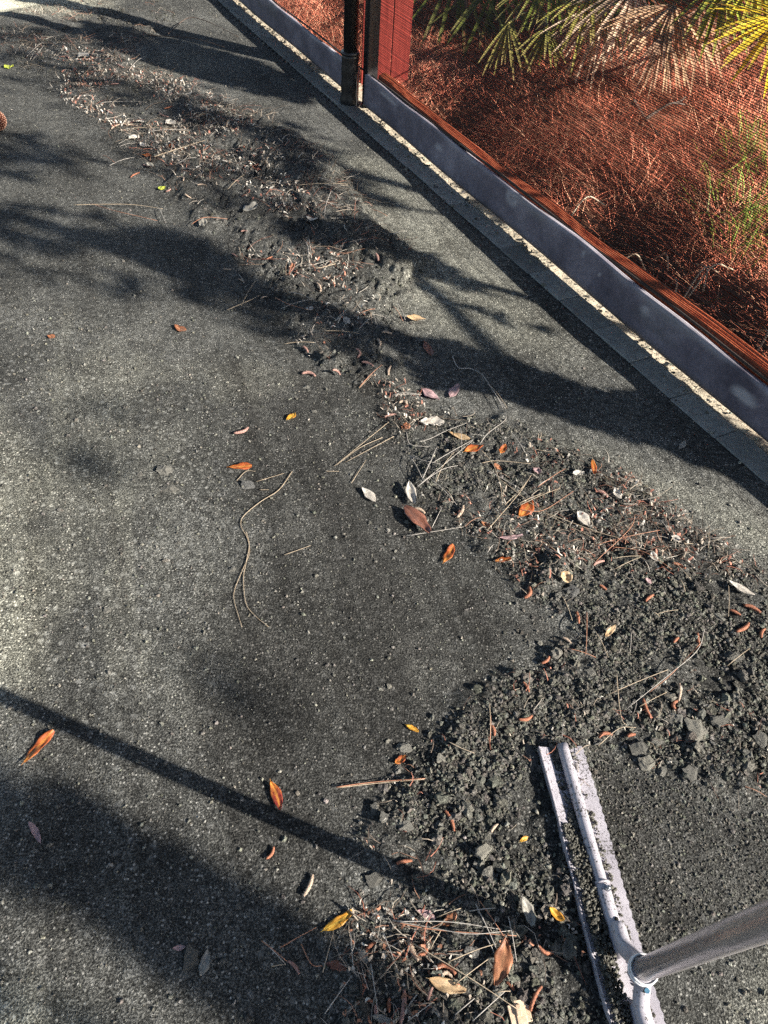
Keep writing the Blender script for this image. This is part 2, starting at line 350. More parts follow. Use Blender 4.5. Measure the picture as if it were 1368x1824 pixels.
class MB:
    def __init__(s): s.V = []; s.F = []; s.n = 0
    def add(s, V, F):
        s.V += [tuple(map(float, v)) for v in V]; s.F += [tuple(i + s.n for i in f) for f in F]; s.n = len(s.V)
    def box(s, c, ax, ay, az, hx, hy, hz, bev=0.0):
        c, ax, ay, az = map(np.asarray, (c, ax, ay, az)); V = []
        if bev <= 0:
            for i in (-1, 1):
                for j in (-1, 1):
                    for k in (-1, 1): V.append(c + ax * hx * i + ay * hy * j + az * hz * k)
            s.add(V, [(0, 1, 3, 2), (4, 6, 7, 5), (0, 4, 5, 1), (2, 3, 7, 6), (0, 2, 6, 4), (1, 5, 7, 3)]); return
        # bevelled cross-section rings
        prof = [(hx - bev, hy), (hx, hy - bev), (hx, -hy + bev), (hx - bev, -hy), (-hx + bev, -hy), (-hx, -hy + bev), (-hx, hy - bev), (-hx + bev, hy)]
        rings = [(-hz, 0.92), (-hz + bev, 1.0), (hz - bev, 1.0), (hz, 0.92)]
        for z, f in rings:
            for px, py in prof:
                V.append(c + ax * (px if f == 1 else px - math.copysign(bev * .7, px)) + ay * (py if f == 1 else py - math.copysign(bev * .7, py)) + az * z)
        F = []
        for r in range(3):
            for k in range(8): F.append((r * 8 + k, r * 8 + (k + 1) % 8, (r + 1) * 8 + (k + 1) % 8, (r + 1) * 8 + k))
        F.append(tuple(range(7, -1, -1))); F.append(tuple(range(24, 32))); s.add(V, F)
    def tube(s, P, R, seg=10, cap=True, flat=1.0):
        P = [np.asarray(p, float) for p in P]; n = len(P)
        R = [R] * n if isinstance(R, (int, float)) else R
        T = [(P[min(i + 1, n - 1)] - P[max(i - 1, 0)]) for i in range(n)]; T = [t / (np.linalg.norm(t) + 1e-12) for t in T]
        a = np.cross(T[0], [0, 0, 1.0]); a = np.cross(T[0], [1.0, 0, 0]) if np.linalg.norm(a) < 1e-3 else a; a /= np.linalg.norm(a)
        V = []
        for i in range(n):
            a = a - T[i] * (a @ T[i]); a /= np.linalg.norm(a) + 1e-12; b = np.cross(T[i], a)
            for k in range(seg):
                th = 2 * math.pi * k / seg; V.append(P[i] + R[i] * (a * math.cos(th) + b * math.sin(th) * flat))
        F = [(i * seg + k, i * seg + (k + 1) % seg, (i + 1) * seg + (k + 1) % seg, (i + 1) * seg + k) for i in range(n - 1) for k in range(seg)]
        if cap: F += [tuple(range(seg - 1, -1, -1)), tuple(range((n - 1) * seg, n * seg))]
        s.add(V, F)
    def build(s, name, mat, parent=None, smooth=True, attrs=None, loc=None):
        if loc is not None: V = [tuple(np.asarray(v) - np.asarray(loc)) for v in s.V]
        else: V = s.V
        return link(name, mesh_py(name, V, s.F, smooth, attrs), mat, parent, loc)
def smooth_path(P, n=6):
    P = [np.asarray(p, float) for p in P]
    if len(P) == 2:
        return [P[0] + (P[1] - P[0]) * t for t in np.linspace(0, 1, n)]
    out = []; Q = [2 * P[0] - P[1]] + P + [2 * P[-1] - P[-2]]
    for i in range(1, len(Q) - 2):
        for t in np.linspace(0, 1, n, endpoint=False):
            a, b, c, d = Q[i - 1], Q[i], Q[i + 1], Q[i + 2]
            out.append(0.5 * ((2 * b) + (-a + c) * t + (2 * a - 5 * b + 4 * c - d) * t * t + (-a + 3 * b - 3 * c + d) * t ** 3))
    out.append(P[-1]); return out
def ico(level=1):
    import bmesh
    bm = bmesh.new(); bmesh.ops.create_icosphere(bm, subdivisions=level, radius=1.0)
    V = np.array([v.co[:] for v in bm.verts]); F = np.array([[v.index for v in f.verts] for f in bm.faces]); bm.free(); return V, F
ICO1, ICO2, ICO3 = ico(1), ico(2), ico(3)

# ------------------------------------------------------------------ debris and painted sunlight zones on the court (places, in metres)
R1 = poly([(640, 1480), (700, 1385), (800, 1265), (880, 1205), (960, 1180), (1000, 1120), (930, 1060), (960, 985), (1080, 960), (1180, 1000), (1300, 1060),
           (1480, 1090), (1480, 1420), (1240, 1410), (1080, 1335), (1045, 1420), (1060, 1560), (1110, 1700), (1160, 1900), (600, 1900), (640, 1700), (780, 1650), (690, 1590), (640, 1540)])
R2 = poly([(560, 640), (700, 640), (770, 740), (900, 735), (1010, 795), (1130, 850), (1250, 945), (1368, 1020), (1480, 1090), (1300, 1080), (1180, 1020), (1080, 980), (960, 1080), (920, 1060),
           (860, 990), (800, 930), (730, 880), (735, 820), (690, 760), (670, 700)])
R3 = poly([(-60, 60), (20, 110), (150, 210), (260, 300), (360, 400), (440, 500), (520, 600), (560, 670), (690, 680), (760, 620), (720, 540), (770, 475), (660, 400), (610, 300), (480, 215),
           (330, 140), (230, 90), (330, 30), (200, -60)])
SLABEDGE = poly([(470, 205), (600, 285), (660, 390), (770, 470), (720, 500), (600, 440), (480, 330), (380, 240)])
DRAG = poly([(1040, 1330), (1240, 1400), (1480, 1420), (1480, 1640), (1200, 1700), (1140, 1720), (1090, 1560)])
PALE2 = poly([(-90, 700), (40, 760), (90, 900), (70, 1050), (110, 1180), (90, 1270), (-90, 1240)])
PALE1 = poly([(-60, 560), (60, 600), (230, 650), (330, 760), (330, 900), (260, 1080), (300, 1230), (100, 1260), (-60, 1250)])
TAN1 = poly([(960, 775), (1100, 800), (1280, 868), (1480, 980), (1480, 1040), (1330, 1000), (1200, 930), (1080, 840)])  # tan crust, with the sun pool beside the rubble painted in paler
TAN2 = poly([(560, 250), (700, 290), (880, 460), (1080, 640), (900, 640), (700, 560), (600, 420), (640, 400)])  # tan strip by the fence, lit streaks painted in as paler colour
TAN5 = poly([(1230, 1900), (1270, 1720), (1320, 1600), (1400, 1530), (1500, 1480), (1500, 1900)])
SUNLIT4 = poly([(-200, -60), (170, -60), (150, 20), (-200, 20)])  # full sun at the far left, painted into the court colour
SUNLIT3 = poly([(-80, 1740), (60, 1770), (200, 1860), (-80, 1900)])  # lit near left corner, painted as much paler court
FRESH = poly([(380, 640), (640, 680), (700, 830), (840, 1000), (1000, 1130), (860, 1220), (700, 1400), (600, 1640), (380, 1560), (330, 1300), (420, 1100), (460, 900), (380, 760)])
BRUSH = poly([(560, 860), (600, 850), (700, 1000), (770, 1180), (720, 1190), (640, 1030)])
SMUDGE = poly([(330, 1140), (450, 1100), (560, 1240), (520, 1330), (380, 1290)])  # soft darker smudge on the open court

def zones(x, y):
    w = fbm(x * 14, y * 14, 31, 3) * 0.09 - 0.04
    m1 = sstep(-0.02, 0.05, sdist(R1, x, y) + w); m2 = sstep(-0.02, 0.05, sdist(R2, x, y) + w)
    m3 = sstep(-0.04, 0.10, sdist(R3, x, y) + w * 2)
    return m1, m2, m3
def gh(x, y, zn=None):
    x = np.atleast_1d(np.asarray(x, float)); y = np.atleast_1d(np.asarray(y, float))
    m1, m2, m3 = zones(x, y) if zn is None else zn
    h = (fbm(x * 5, y * 5, 3, 4) - 0.5) * 0.004
    lump = fbm(x * 16, y * 16, 5, 3); fine_l = fbm(x * 48, y * 48, 9, 3)
    h = h + m1 * (-0.002 + 0.018 * lump + 0.018 * fine_l)
    h = h + m2 * (-0.002 + 0.024 * lump + 0.010 * fine_l)
    h = h + m3 * (-0.006 + 0.040 * fbm(x * 7, y * 7, 15, 3) + 0.020 * fine_l)
    sl = sdist(SLABEDGE, x, y) + (fbm(x * 18, y * 18, 77, 3) - 0.5) * 0.12
    h = h + 0.022 * sstep(-0.01, 0.02, sl)
    cr = np.abs(fbm(x * 9, y * 9, 55, 4) - 0.5)
    h = h - (m3 * 0.012 + m2 * 0.006) * sstep(0.025, 0.0, cr)
    # drag marks left by the tool
    h = h + 0.004 * (fbm((x * 0.93 + y * 0.37) * 34, (y * 0.93 - x * 0.37) * 1.3, 61, 3) - .5) * (1 - m1) * (1 - m2)
    return h
GRID = {}
def gh1(x, y):
    xs_, ys_, Zg = GRID['x'], GRID['y'], GRID['z']
    i = min(max(int(np.searchsorted(xs_, x)) - 1, 0), len(xs_) - 2); j = min(max(int(np.searchsorted(ys_, y)) - 1, 0), len(ys_) - 2)
    fx = (x - xs_[i]) / (xs_[i + 1] - xs_[i]); fy = (y - ys_[j]) / (ys_[j + 1] - ys_[j])
    return float((Zg[j, i] * (1 - fx) + Zg[j, i + 1] * fx) * (1 - fy) + (Zg[j + 1, i] * (1 - fx) + Zg[j + 1, i + 1] * fx) * fy)
def pix(x, y, off=0.0):
    """photo pixel -> point on the court surface"""
    z = 0.0
    for _ in range(3):
        P = gnd(x, y, z + off); z = gh1(P[0], P[1])
    P = gnd(x, y, z + off); return P

# ------------------------------------------------------------------ setting: court sheet
def axis(fine0, fine1, step, lo, hi):
    mid = list(np.arange(fine0, fine1 + 1e-6, step)); a = []; s = step; v = fine0
    while v > lo: s = min(s * 1.05, 4.0); v -= s; a.append(v)
    b = []; s = step; v = mid[-1]
    while v < hi: s = min(s * 1.018, 4.0) if v < 8 else min(s * 1.15, 6.0); v += s; b.append(v)
    return np.array(a[::-1] + mid + b)
xs = axis(-0.95, 1.35, 0.006, -60, 8); ys = axis(0.02, 2.2, 0.006, -20, 60)
X, Y = np.meshgrid(xs, ys); nx, ny = len(xs), len(ys)
Xf, Yf = X.ravel(), Y.ravel(); ZONES = zones(Xf, Yf); Z = gh(Xf, Yf, ZONES); GRID.update(x=xs, y=ys, z=Z.reshape(ny, nx))
nn = Xf * NF[0] + Yf * NF[1] - NO
Z = Z * sstep(-0.09, -0.15, nn) - 0.012 * sstep(-0.114, -0.109, nn)
idx = np.arange(nx * ny).reshape(ny, nx)
F = np.stack([idx[:-1, :-1], idx[:-1, 1:], idx[1:, 1:], idx[1:, :-1]], -1).reshape(-1, 4)
F = F[(nn[F] < 0.02).all(1)]
m1, m2, m3 = ZONES
wv = (fbm(Xf * 6, Yf * 6, 41, 4) - 0.47) * 0.5
streak = fbm((Xf * 0.93 + Yf * 0.37) * 22, (Yf * 0.93 - Xf * 0.37) * 1.6, 61, 3)
streak2 = fbm((Xf * 0.96 + Yf * 0.28) * 17, (Yf * 0.96 - Xf * 0.28) * 2.2, 64, 4)
zr = np.clip(0.55 * sstep(.42, .74, streak) + 0.85 * sstep(-0.06, 0.12, sdist(FRESH, Xf, Yf) + wv * 0.5) * (0.45 + 1.1 * streak) + 0.8 * sstep(-0.03, 0.06, sdist(DRAG, Xf, Yf) + wv * .3)
             + 0.5 * np.maximum(m1, np.maximum(m2 * 0.7, m3 * 0.5)) + 0.35 * sstep(-.04, .05, sdist(BRUSH, Xf, Yf)) + 0.25 * sstep(-.15, .12, sdist(SMUDGE, Xf, Yf) + wv), 0, 1)
zg = np.clip(0.9 * sstep(-.06, .09, sdist(PALE2, Xf, Yf) + wv * .4) * (.4 + streak2) + 0.4 * sstep(-0.2, 0.2, sdist(PALE1, Xf, Yf) + wv) * sstep(.35, .65, fbm(Xf * 5, Yf * 3, 96, 4)) + sstep(-0.05, 0.12, sdist(TAN1, Xf, Yf) + wv * .3) * 0.8 + sstep(-0.1, 0.2, sdist(TAN2, Xf, Yf) + wv * .4) * 0.95 + sstep(-0.05, 0.08, sdist(SUNLIT3, Xf, Yf)) * 2.4 + 4.6 * sstep(-.3, .2, sdist(SUNLIT4, Xf, Yf)) + 0.8 * sstep(-.04, .10, sdist(TAN5, Xf, Yf) + wv * .3) + 0.38 * sstep(.46, .72, streak2) * sstep(-.3, .2, sdist(PALE1, Xf, Yf) + wv)
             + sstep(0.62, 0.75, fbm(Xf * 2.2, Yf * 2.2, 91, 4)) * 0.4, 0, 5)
zb = np.clip(sstep(-0.15, 0.12, sdist(PALE1, Xf, Yf) + wv * .5) + 0.55, 0, 1) * (1 - np.maximum(m1, m2))
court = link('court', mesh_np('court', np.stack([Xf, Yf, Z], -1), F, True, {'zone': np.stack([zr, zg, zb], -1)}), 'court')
tag(court, 'dark grey clay court surface, partly scraped clean', kind='structure')

# sand strip under the kick board
def strip_mesh(name, u0, u1, d0, d1, z, nu, nv, amp, seed, mat, kind, label):
    uu = np.linspace(u0, u1, nu); dd = np.linspace(d0, d1, nv); U, D = np.meshgrid(uu, dd)
    q = UF[None] * (UO + U.ravel()[:, None]) + NF[None] * (NO + D.ravel()[:, None])
    zz = z + amp * (fbm(q[:, 0] * 30, q[:, 1] * 30, seed, 4) - 0.5)
    i = np.arange(nu * nv).reshape(nv, nu); Fq = np.stack([i[:-1, :-1], i[:-1, 1:], i[1:, 1:], i[1:, :-1]], -1).reshape(-1, 4)
    c = 0.7 + 0.6 * fbm(q[:, 0] * 12, q[:, 1] * 12, seed + 3, 3)
    o = link(name, mesh_np(name, np.column_stack([q, zz]), Fq, True, {'Col': np.stack([c, c, c], -1)}), mat)
    return tag(o, label, kind=kind)
strip_mesh('sand_strip', -7, 7, -0.016, 0.16, -0.004, 1800, 24, 0.014, 12, 'sand', 'structure', 'pale sandy strip under the kick board')

# brick edging: one brick after another along the fence
edg = empty('brick_edging', FP(0, -0.07, -0.01)); tag(edg, 'row of dusty grey bricks edging the court', kind='structure')
bm_ = MB(); bm_.box((0, 0, 0), (1, 0, 0), (0, 1, 0), (0, 0, 1), 0.0992, 0.0475, 0.028, 0.003)
brick_me = mesh_py('brick', bm_.V, bm_.F, False); brick_me.materials.append(MT['brick'])
ang = math.atan2(UF[1], UF[0])
u = -4.6; k = 0
while u < 4.0:
    P = FP(u, -0.0645 + random.uniform(-.003, .003), -0.0265 + random.uniform(-0.002, 0.002))
    o = link('brick', brick_me, None, edg, P - np.array(edg.location), (random.uniform(-.012, .012), random.uniform(-.01, .01), ang + random.uniform(-.012, .012)))
    u += 0.2015; k += 1

# ------------------------------------------------------------------ ground beyond the fence
def bank_h(x, y):
    dn = x * NF[0] + y * NF[1] - NO; uu = x * UF[0] + y * UF[1] - UO
    h = -0.05 + 0.12 * sstep(0.10, 1.5, dn) + 0.12 * sstep(2, 6, dn)
    h = h + (fbm(x * 3.4, y * 3.4, 21, 4) - 0.5) * 0.22 * sstep(0.1, 0.5, dn)
    for (hx, hy, hr, hd) in HOLLOWS: h = h - hd * np.exp(-((x - hx) ** 2 + (y - hy) ** 2) / (hr * hr))
    return h
HOLLOWS = []
for (px, py, r, d) in [(1110, 395, 0.24, 0.30), (1200, 505, 0.24, 0.28), (810, 205, 0.22, 0.2), (1310, 610, .24, .28), (900, 300, .24, .2), (1000, 380, .2, .2), (1290, 560, .16, .2)]:
    q = gnd(px, py, 0.02); HOLLOWS.append((q[0], q[1], r, d))
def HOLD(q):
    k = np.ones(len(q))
    for (hx, hy, hr, hd) in HOLLOWS: k = k * (1 - .9 * np.exp(-((q[:, 0] - hx) ** 2 + (q[:, 1] - hy) ** 2) / (hr * hr * 1.6)))   # shade of the hollows painted into the soil colour
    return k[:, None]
bu = np.concatenate([np.linspace(-14, -3, 60), np.linspace(-2.95, 3.2, 320), np.linspace(3.3, 16, 60)])
bd = np.concatenate([np.linspace(0.03, 3.6, 200), 3.6 + np.cumsum(np.linspace(0.03, 1.2, 60))])
U, D = np.meshgrid(bu, bd); q = UF[None] * (UO + U.ravel()[:, None]) + NF[None] * (NO + D.ravel()[:, None])
zz = bank_h(q[:, 0], q[:, 1]); i = np.arange(U.size).reshape(U.shape)
Fq = np.stack([i[:-1, :-1], i[:-1, 1:], i[1:, 1:], i[1:, :-1]], -1).reshape(-1, 4)
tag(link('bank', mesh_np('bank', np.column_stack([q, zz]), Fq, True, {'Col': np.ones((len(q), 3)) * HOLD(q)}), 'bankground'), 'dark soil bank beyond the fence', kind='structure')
gsz = 700
tag(link('ground', mesh_py('ground', [(-gsz, -gsz, -0.4), (gsz, -gsz, -0.4), (gsz, gsz, -0.4), (-gsz, gsz, -0.4)], [(0, 1, 2, 3)], attrs={'Col': np.ones((4, 3))}), 'bankground'), 'dark ground all around', kind='structure')

# pine straw: uncountable needles lying on the bank
def ribbons(P0, D, L, bend, lift, W, Cc, nseg=3):
    """curved flat needles. P0 start (n,3) D dir (n,2) L length"""
    n = len(P0); t = np.linspace(0, 1, nseg + 1); V = np.zeros((n, nseg + 1, 2, 3))
    px, py = -D[:, 1], D[:, 0]
    for k, tt in enumerate(t):
        cx = P0[:, 0] + D[:, 0] * L * tt + px * bend * L * 4 * tt * (1 - tt)
        cy = P0[:, 1] + D[:, 1] * L * tt + py * bend * L * 4 * tt * (1 - tt)
        cz = P0[:, 2] + lift[:, 0] * tt + lift[:, 1] * 4 * tt * (1 - tt)
        w = W * (1 - 0.6 * tt) * 0.5
        V[:, k, 0] = np.stack([cx - px * w, cy - py * w, cz], -1); V[:, k, 1] = np.stack([cx + px * w, cy + py * w, cz + w * 0.6], -1)
    base = (np.arange(n) * (nseg + 1) * 2)[:, None]; F = []
    for k in range(nseg): F.append(base + np.array([2 * k, 2 * k + 1, 2 * k + 3, 2 * k + 2])[None])
    return V.reshape(-1, 3), np.concatenate(F, 1).reshape(-1, 4), np.repeat(Cc, (nseg + 1) * 2, 0)
N_ST = 85000
pu = rng.uniform(-2.2, 3.0, N_ST * 2); pdn = 0.06 + rng.uniform(0, 1, N_ST * 2) ** 1.25 * 4.2
qq = UF[None] * (UO + pu[:, None]) + NF[None] * (NO + pdn[:, None])
dens = sstep(0.0, 0.5, pdn) * 0.8 + 0.2
for (hx, hy, hr, hd) in HOLLOWS: dens = dens * (1 - 0.95 * np.exp(-((qq[:, 0] - hx) ** 2 + (qq[:, 1] - hy) ** 2) / (hr * hr)))
keep = rng.uniform(0, 1, len(qq)) < dens; qq = qq[keep][:N_ST]; n = len(qq)
zz = bank_h(qq[:, 0], qq[:, 1]) + rng.uniform(0.0, 0.05, n)
flow = 2.6 + (fbm(qq[:, 0] * 1.6, qq[:, 1] * 1.6, 70, 3) - 0.5) * 5 + rng.normal(0, 0.7, n)
Dn = np.stack([np.cos(flow), np.sin(flow)], -1)
sh = rng.uniform(0.45, 1.3, n) * (0.55 + 0.9 * fbm(qq[:, 0] * 5, qq[:, 1] * 5, 171, 3)); kind = rng.uniform(0, 1, n)
Cc = np.stack([0.80 * sh, 0.265 * sh, 0.165 * sh], -1)
Cc[kind < 0.20] = np.stack([0.85 * sh, 0.48 * sh, 0.31 * sh], -1)[kind < 0.20]
Cc[kind > 0.86] = np.stack([0.16 * sh, 0.06 * sh, 0.035 * sh], -1)[kind > 0.86]
V, F, Cv = ribbons(np.column_stack([qq, zz]), Dn, rng.uniform(0.14, 0.36, n), rng.normal(0, 0.07, n), np.column_stack([rng.normal(0.0, 0.024, n), rng.uniform(0, 0.04, n)]), rng.uniform(0.0011, 0.0023, n), Cc)
tag(link('pine_straw', mesh_np('pine_straw', V, F, False, {'Col': Cv}), 'straw'), 'deep rust red pine straw covering the bank behind the screen', 'pine straw', kind='stuff')

# green blades at the right of the bank
gp = []
for (cx, cy, rr, nn_) in [(1335, 255, 45, 90), (1345, 370, 45, 110), (1275, 320, 30, 30), (1390, 300, 60, 120)]:
    for _ in range(nn_):
        qx, qy = cx + random.gauss(0, rr * .6), cy + random.gauss(0, rr * .6); g = gnd(qx, qy, 0.12); gp.append((g[0], g[1], bank_h(np.array([g[0]]), np.array([g[1]]))[0] + .01))
gp = np.array(gp); n = len(gp); th = rng.uniform(0, 6.28, n); sh = rng.uniform(.6, 1.3, n)
V, F, Cv = ribbons(gp, np.stack([np.cos(th), np.sin(th)], -1), rng.uniform(.06, .2, n), rng.normal(0, .05, n), np.column_stack([rng.uniform(.02, .14, n), rng.uniform(0, .05, n)]), rng.uniform(.003, .007, n), np.stack([.24 * sh, .33 * sh, .06 * sh], -1))
tag(link('grass', mesh_np('grass', V, F, False, {'Col': Cv}), 'grass'), 'sparse green blades growing through the pine straw at right', 'grass', kind='stuff')

# ------------------------------------------------------------------ fence
ZB0, ZB1 = 0.017, 0.158
def kick_board(name, u0, u1, label, spots):
    nu = int((u1 - u0) / 0.012); nv = 12; th = 0.018
    uu = np.linspace(u0, u1, nu); V = []; st = []; gr = []
    prof = [(0, ZB0 + (ZB1 - ZB0) * v / (nv - 1)) for v in range(nv)] + [(th, ZB1 + 0.001), (th, ZB0)]
    NZ = fbm(np.repeat(uu * 6.0, len(prof)), np.tile([p_[1] * 20.0 for p_ in prof], len(uu)), 33, 3).reshape(len(uu), len(prof))
    for ia, a in enumerate(uu):
        wob = 0.006 * math.sin(a * 2.1) + 0.003 * math.sin(a * 7.3 + 1); top = 0.004 * math.sin(a * 3.7 + .6) + 0.002 * math.sin(a * 11)
        for j, (d, z) in enumerate(prof):
            v = (z - ZB0) / (ZB1 - ZB0)
            V.append(FP(a, d + wob * v + 0.004 * math.sin(a * 5) * (1 - v), z + top * v))
            s = 0.0
            for (su, sz, ru, rz, ringy) in spots:
                r = math.hypot((a - su) / ru, (z - sz) / rz)
                s = max(s, (1 - min(1, max(0, (r - .6) / .4))) * (1 - ringy * (1 - min(1, max(0, (r - .2) / .4)))))
            nz = float(NZ[ia, j])
            s = max(s, 0.55 * max(0, min(1, (v - 0.80 + (nz - .5) * .6) / .2)))
            st.append(min(1, s * 0.85)); gr.append(max(0, min(1, (0.16 - v) / .16 + (nz - .5) * .8)) * 0.7 if v < .3 else max(0, (nz - .52)) * 2.2)
    m = len(prof); F = []
    for i in range(nu - 1):
        for j in range(m): F.append((i * m + j, (i + 1) * m + j, (i + 1) * m + (j + 1) % m, i * m + (j + 1) % m))
    F += [tuple(range(m)), tuple((nu - 1) * m + j for j in range(m - 1, -1, -1))]
    o = link(name, mesh_py(name, V, F, True, {'stain': st, 'grime': gr}), 'band'); return tag(o, label, 'kick board')
def spot(px, py, ru, rz, ring=0.0):
    P = fence_hit(px, py); return (u_of(P), P[2], ru, rz, ring)
kick_board('kick_board', 0.012, 4.6, 'long blue grey kick board with pale stains right of the black post',
           [spot(912, 352, .05, .035, .7), spot(1152, 555, .03, .02), spot(1325, 705, .06, .025), spot(1040, 455, .012, .01), spot(690, 175, .12, .012), spot(1068, 490, .008, .008), spot(780, 262, .05, .01)])
kick_board('kick_board', -4.5, -0.085, 'blue grey kick board running away left of the black post', [spot(590, 85, .05, .012), spot(560, 40, .04, .01)])

# round post with wrapped foot, black end post beside it
def cyl_path(P, z0, z1, r, seg=20): return [np.array([P[0], P[1], z]) for z in (z0, z1)]
pp = gnd(622, 184); post = empty('fence_post', (pp[0], pp[1], 0)); tag(post, 'round black fence post with a wrapped foot', 'post')
b = MB(); b.tube([(0, 0, .2), (0, 0, 2.9)], 0.036, 20); b.build('pipe', 'black', post)
b = MB(); zs = np.linspace(-.01, .235, 14); b.tube([(0, 0, z) for z in zs], [0.0445 + 0.0015 * math.sin(z * 90) + .003 * (z < .03) for z in zs], 20); b.build('foot_wrap', 'black', post)
b = MB(); b.tube([(0, 0, .228), (0, 0, .243)], 0.0475, 20); b.build('collar', 'black', post)
b = MB(); zs = np.linspace(2.9, 2.96, 5); b.tube([(0, 0, z) for z in zs], [.04, .042, .037, .025, .005], 20); b.build('cap', 'black', post)
pe = FP(-0.022, 0.050, 0); ep = empty('screen_post', pe); tag(ep, 'square black post holding the screen edge', 'post')
b = MB(); b.box((0, 0, 1.42), (UF[0], UF[1], 0), (NF[0], NF[1], 0), (0, 0, 1), .028, .03, 1.44, .003); b.build('bar', 'black', ep, False)
b = MB(); b.box((0, 0, 2.87), (UF[0], UF[1], 0), (NF[0], NF[1], 0), (0, 0, 1), .032, .034, .012, .003); b.build('cap', 'black', ep, False)
for zc in (.5, 1.4, 2.3):
    b = MB(); b.box((UF[0] * .005 - NF[0] * .035, UF[1] * .005 - NF[1] * .035, zc), (UF[0], UF[1], 0), (NF[0], NF[1], 0), (0, 0, 1), .034, .006, .02, .002); b.build('clamp', 'black', ep, False)

# woven screen: real strands
def screen(name, u0, u1, z0, z1, label, dn=0.021, ph=0.0064, pv=0.0064, wh=0.0019, wv=0.0007):
    V = []; F = []; n = 0
    nseg = max(2, int((u1 - u0) / 0.06))
    uu = np.linspace(u0, u1, nseg + 1)
    bulge = lambda a, z: 0.010 * math.sin(a * 2.2 + z * 1.3) * min(1, max(0, (z - z0) * 3)) + dn
    zz_ = np.arange(z0, z1, ph)
    for z in zz_:
        z = z + random.gauss(0, .0011); pha = random.uniform(0, 6)
        for a in uu:
            w = 0.0016 * math.sin(a * 3 + z * 5) + .0006 * math.sin(a * 23 + pha); V.append(FP(a, bulge(a, z), z + w)); V.append(FP(a, bulge(a, z) + .0006, z + w + wh))
        for i in range(nseg): F.append((n + 2 * i, n + 2 * i + 2, n + 2 * i + 3, n + 2 * i + 1))
        n += 2 * (nseg + 1)
    o1 = np.array(V), np.array(F)
    V = []; F = []; n = 0; ns = int((z1 - z0) / .06); zl = np.linspace(z0, z1, ns + 1)
    for a in np.arange(u0, u1, pv):
        a = a + random.gauss(0, .001)
        for z in zl: V.append(FP(a, bulge(a, z) + .0015, z)); V.append(FP(a + wv, bulge(a, z) + .0015, z))
        for i in range(ns): F.append((n + 2 * i, n + 2 * i + 1, n + 2 * i + 3, n + 2 * i + 2))
        n += 2 * (ns + 1)
    root = empty(name, FP(u0, dn, z0)); tag(root, label, 'screen')
    loc = np.array(root.location)
    a = link('weft_yarns', mesh_np('weft_yarns', o1[0] - loc, o1[1]), 'mesh', root); tag(a, kind='stuff')
    c = link('warp_yarns', mesh_np('warp_yarns', np.array(V) - loc, np.array(F)), 'mesh', root); tag(c, kind='stuff')
    hem = MB()
    hem.tube([FP(x_, dn + .004, z0 + .002 + .003 * math.sin(x_ * 6)) - loc for x_ in np.linspace(u0, u1, 60)], .0045, 6); hem.build('bottom_hem', 'mesh', root)
    hem = MB(); hem.tube([FP(x_, dn + .004, z1) - loc for x_ in np.linspace(u0, u1, 30)], .006, 6); hem.build('top_hem', 'mesh', root)
    return root
screen('mesh_screen', 0.05, 6.5, 0.160, 2.4, 'dark see-through woven screen right of the black post')
screen('mesh_screen', -4.2, -0.05, 0.160, 0.86, 'low dark woven screen left of the black post')

# ribbed red rail lying on the outer side of the kick board
def rail(u0, u1, name, label):
    prof = []; nr = 6; w0, w1 = 0.036, 0.070
    for k in range(nr):
        a = w0 + (w1 - w0) * k / nr; s = (w1 - w0) / nr
        prof += [(a + s * .10, .160), (a + s * .22, .1665), (a + s * .72, .1665), (a + s * .86, .160)]
    prof += [(w1, .158), (w1, .13), (w0, .13), (w0, .158)]
    uu = np.linspace(u0, u1, int((u1 - u0) / .02)); V = []; F = []; m = len(prof)
    for a in uu:
        wob = 0.006 * math.sin(a * 5.3) + .004 * math.sin(a * 13); hz = 0.008 * math.sin(a * 2.6 + 1) + .004 * math.sin(a * 9)
        for d, z in prof: V.append(FP(a, d + wob, z + hz + (d - w0) * .35))
    for i in range(len(uu) - 1):
        for j in range(m): F.append((i * m + j, (i + 1) * m + j, (i + 1) * m + (j + 1) % m, i * m + (j + 1) % m))
    F += [tuple(range(m)), tuple((len(uu) - 1) * m + j for j in range(m - 1, -1, -1))]
    return tag(link(name, mesh_py(name, V, F, False), 'rail'), label, 'rail')
rail(0.09, 4.5, 'ribbed_rail', 'ribbed red stained rail along the top of the kick board')

# red boards standing behind the screen near the post
def hit_dn(px, py, dn): return fence_hit(px, py, dn)
bl, br = hit_dn(657, 132, .20), hit_dn(735, 150, .20)
ex = np.array([0.985, 0.17]); ex /= np.linalg.norm(ex); ey = np.array([-ex[1], ex[0]])
root_xy = bl[:2] - ex * .045; wtot = 0.27
panel = empty('board_panel', (root_xy[0], root_xy[1], -0.05)); tag(panel, 'upright panel of dark red boards behind the screen beside the post', 'panel')
xo = 0.0
for wbd in (0.066, 0.098, 0.102):
    b = MB(); c = ex * (xo + wbd / 2); b.box((c[0], c[1], 0.95), (ex[0], ex[1], 0), (ey[0], ey[1], 0), (0, 0, 1), wbd / 2 - .0022, .011, .95, .002)
    b.build('board', 'board', panel, False); xo += wbd
b = MB(); c = ex * .133 + ey * .03; b.box((c[0], c[1], .5), (ex[0], ex[1], 0), (ey[0], ey[1], 0), (0, 0, 1), .12, .018, .045, .002); b.build('batten', 'board', panel, False)

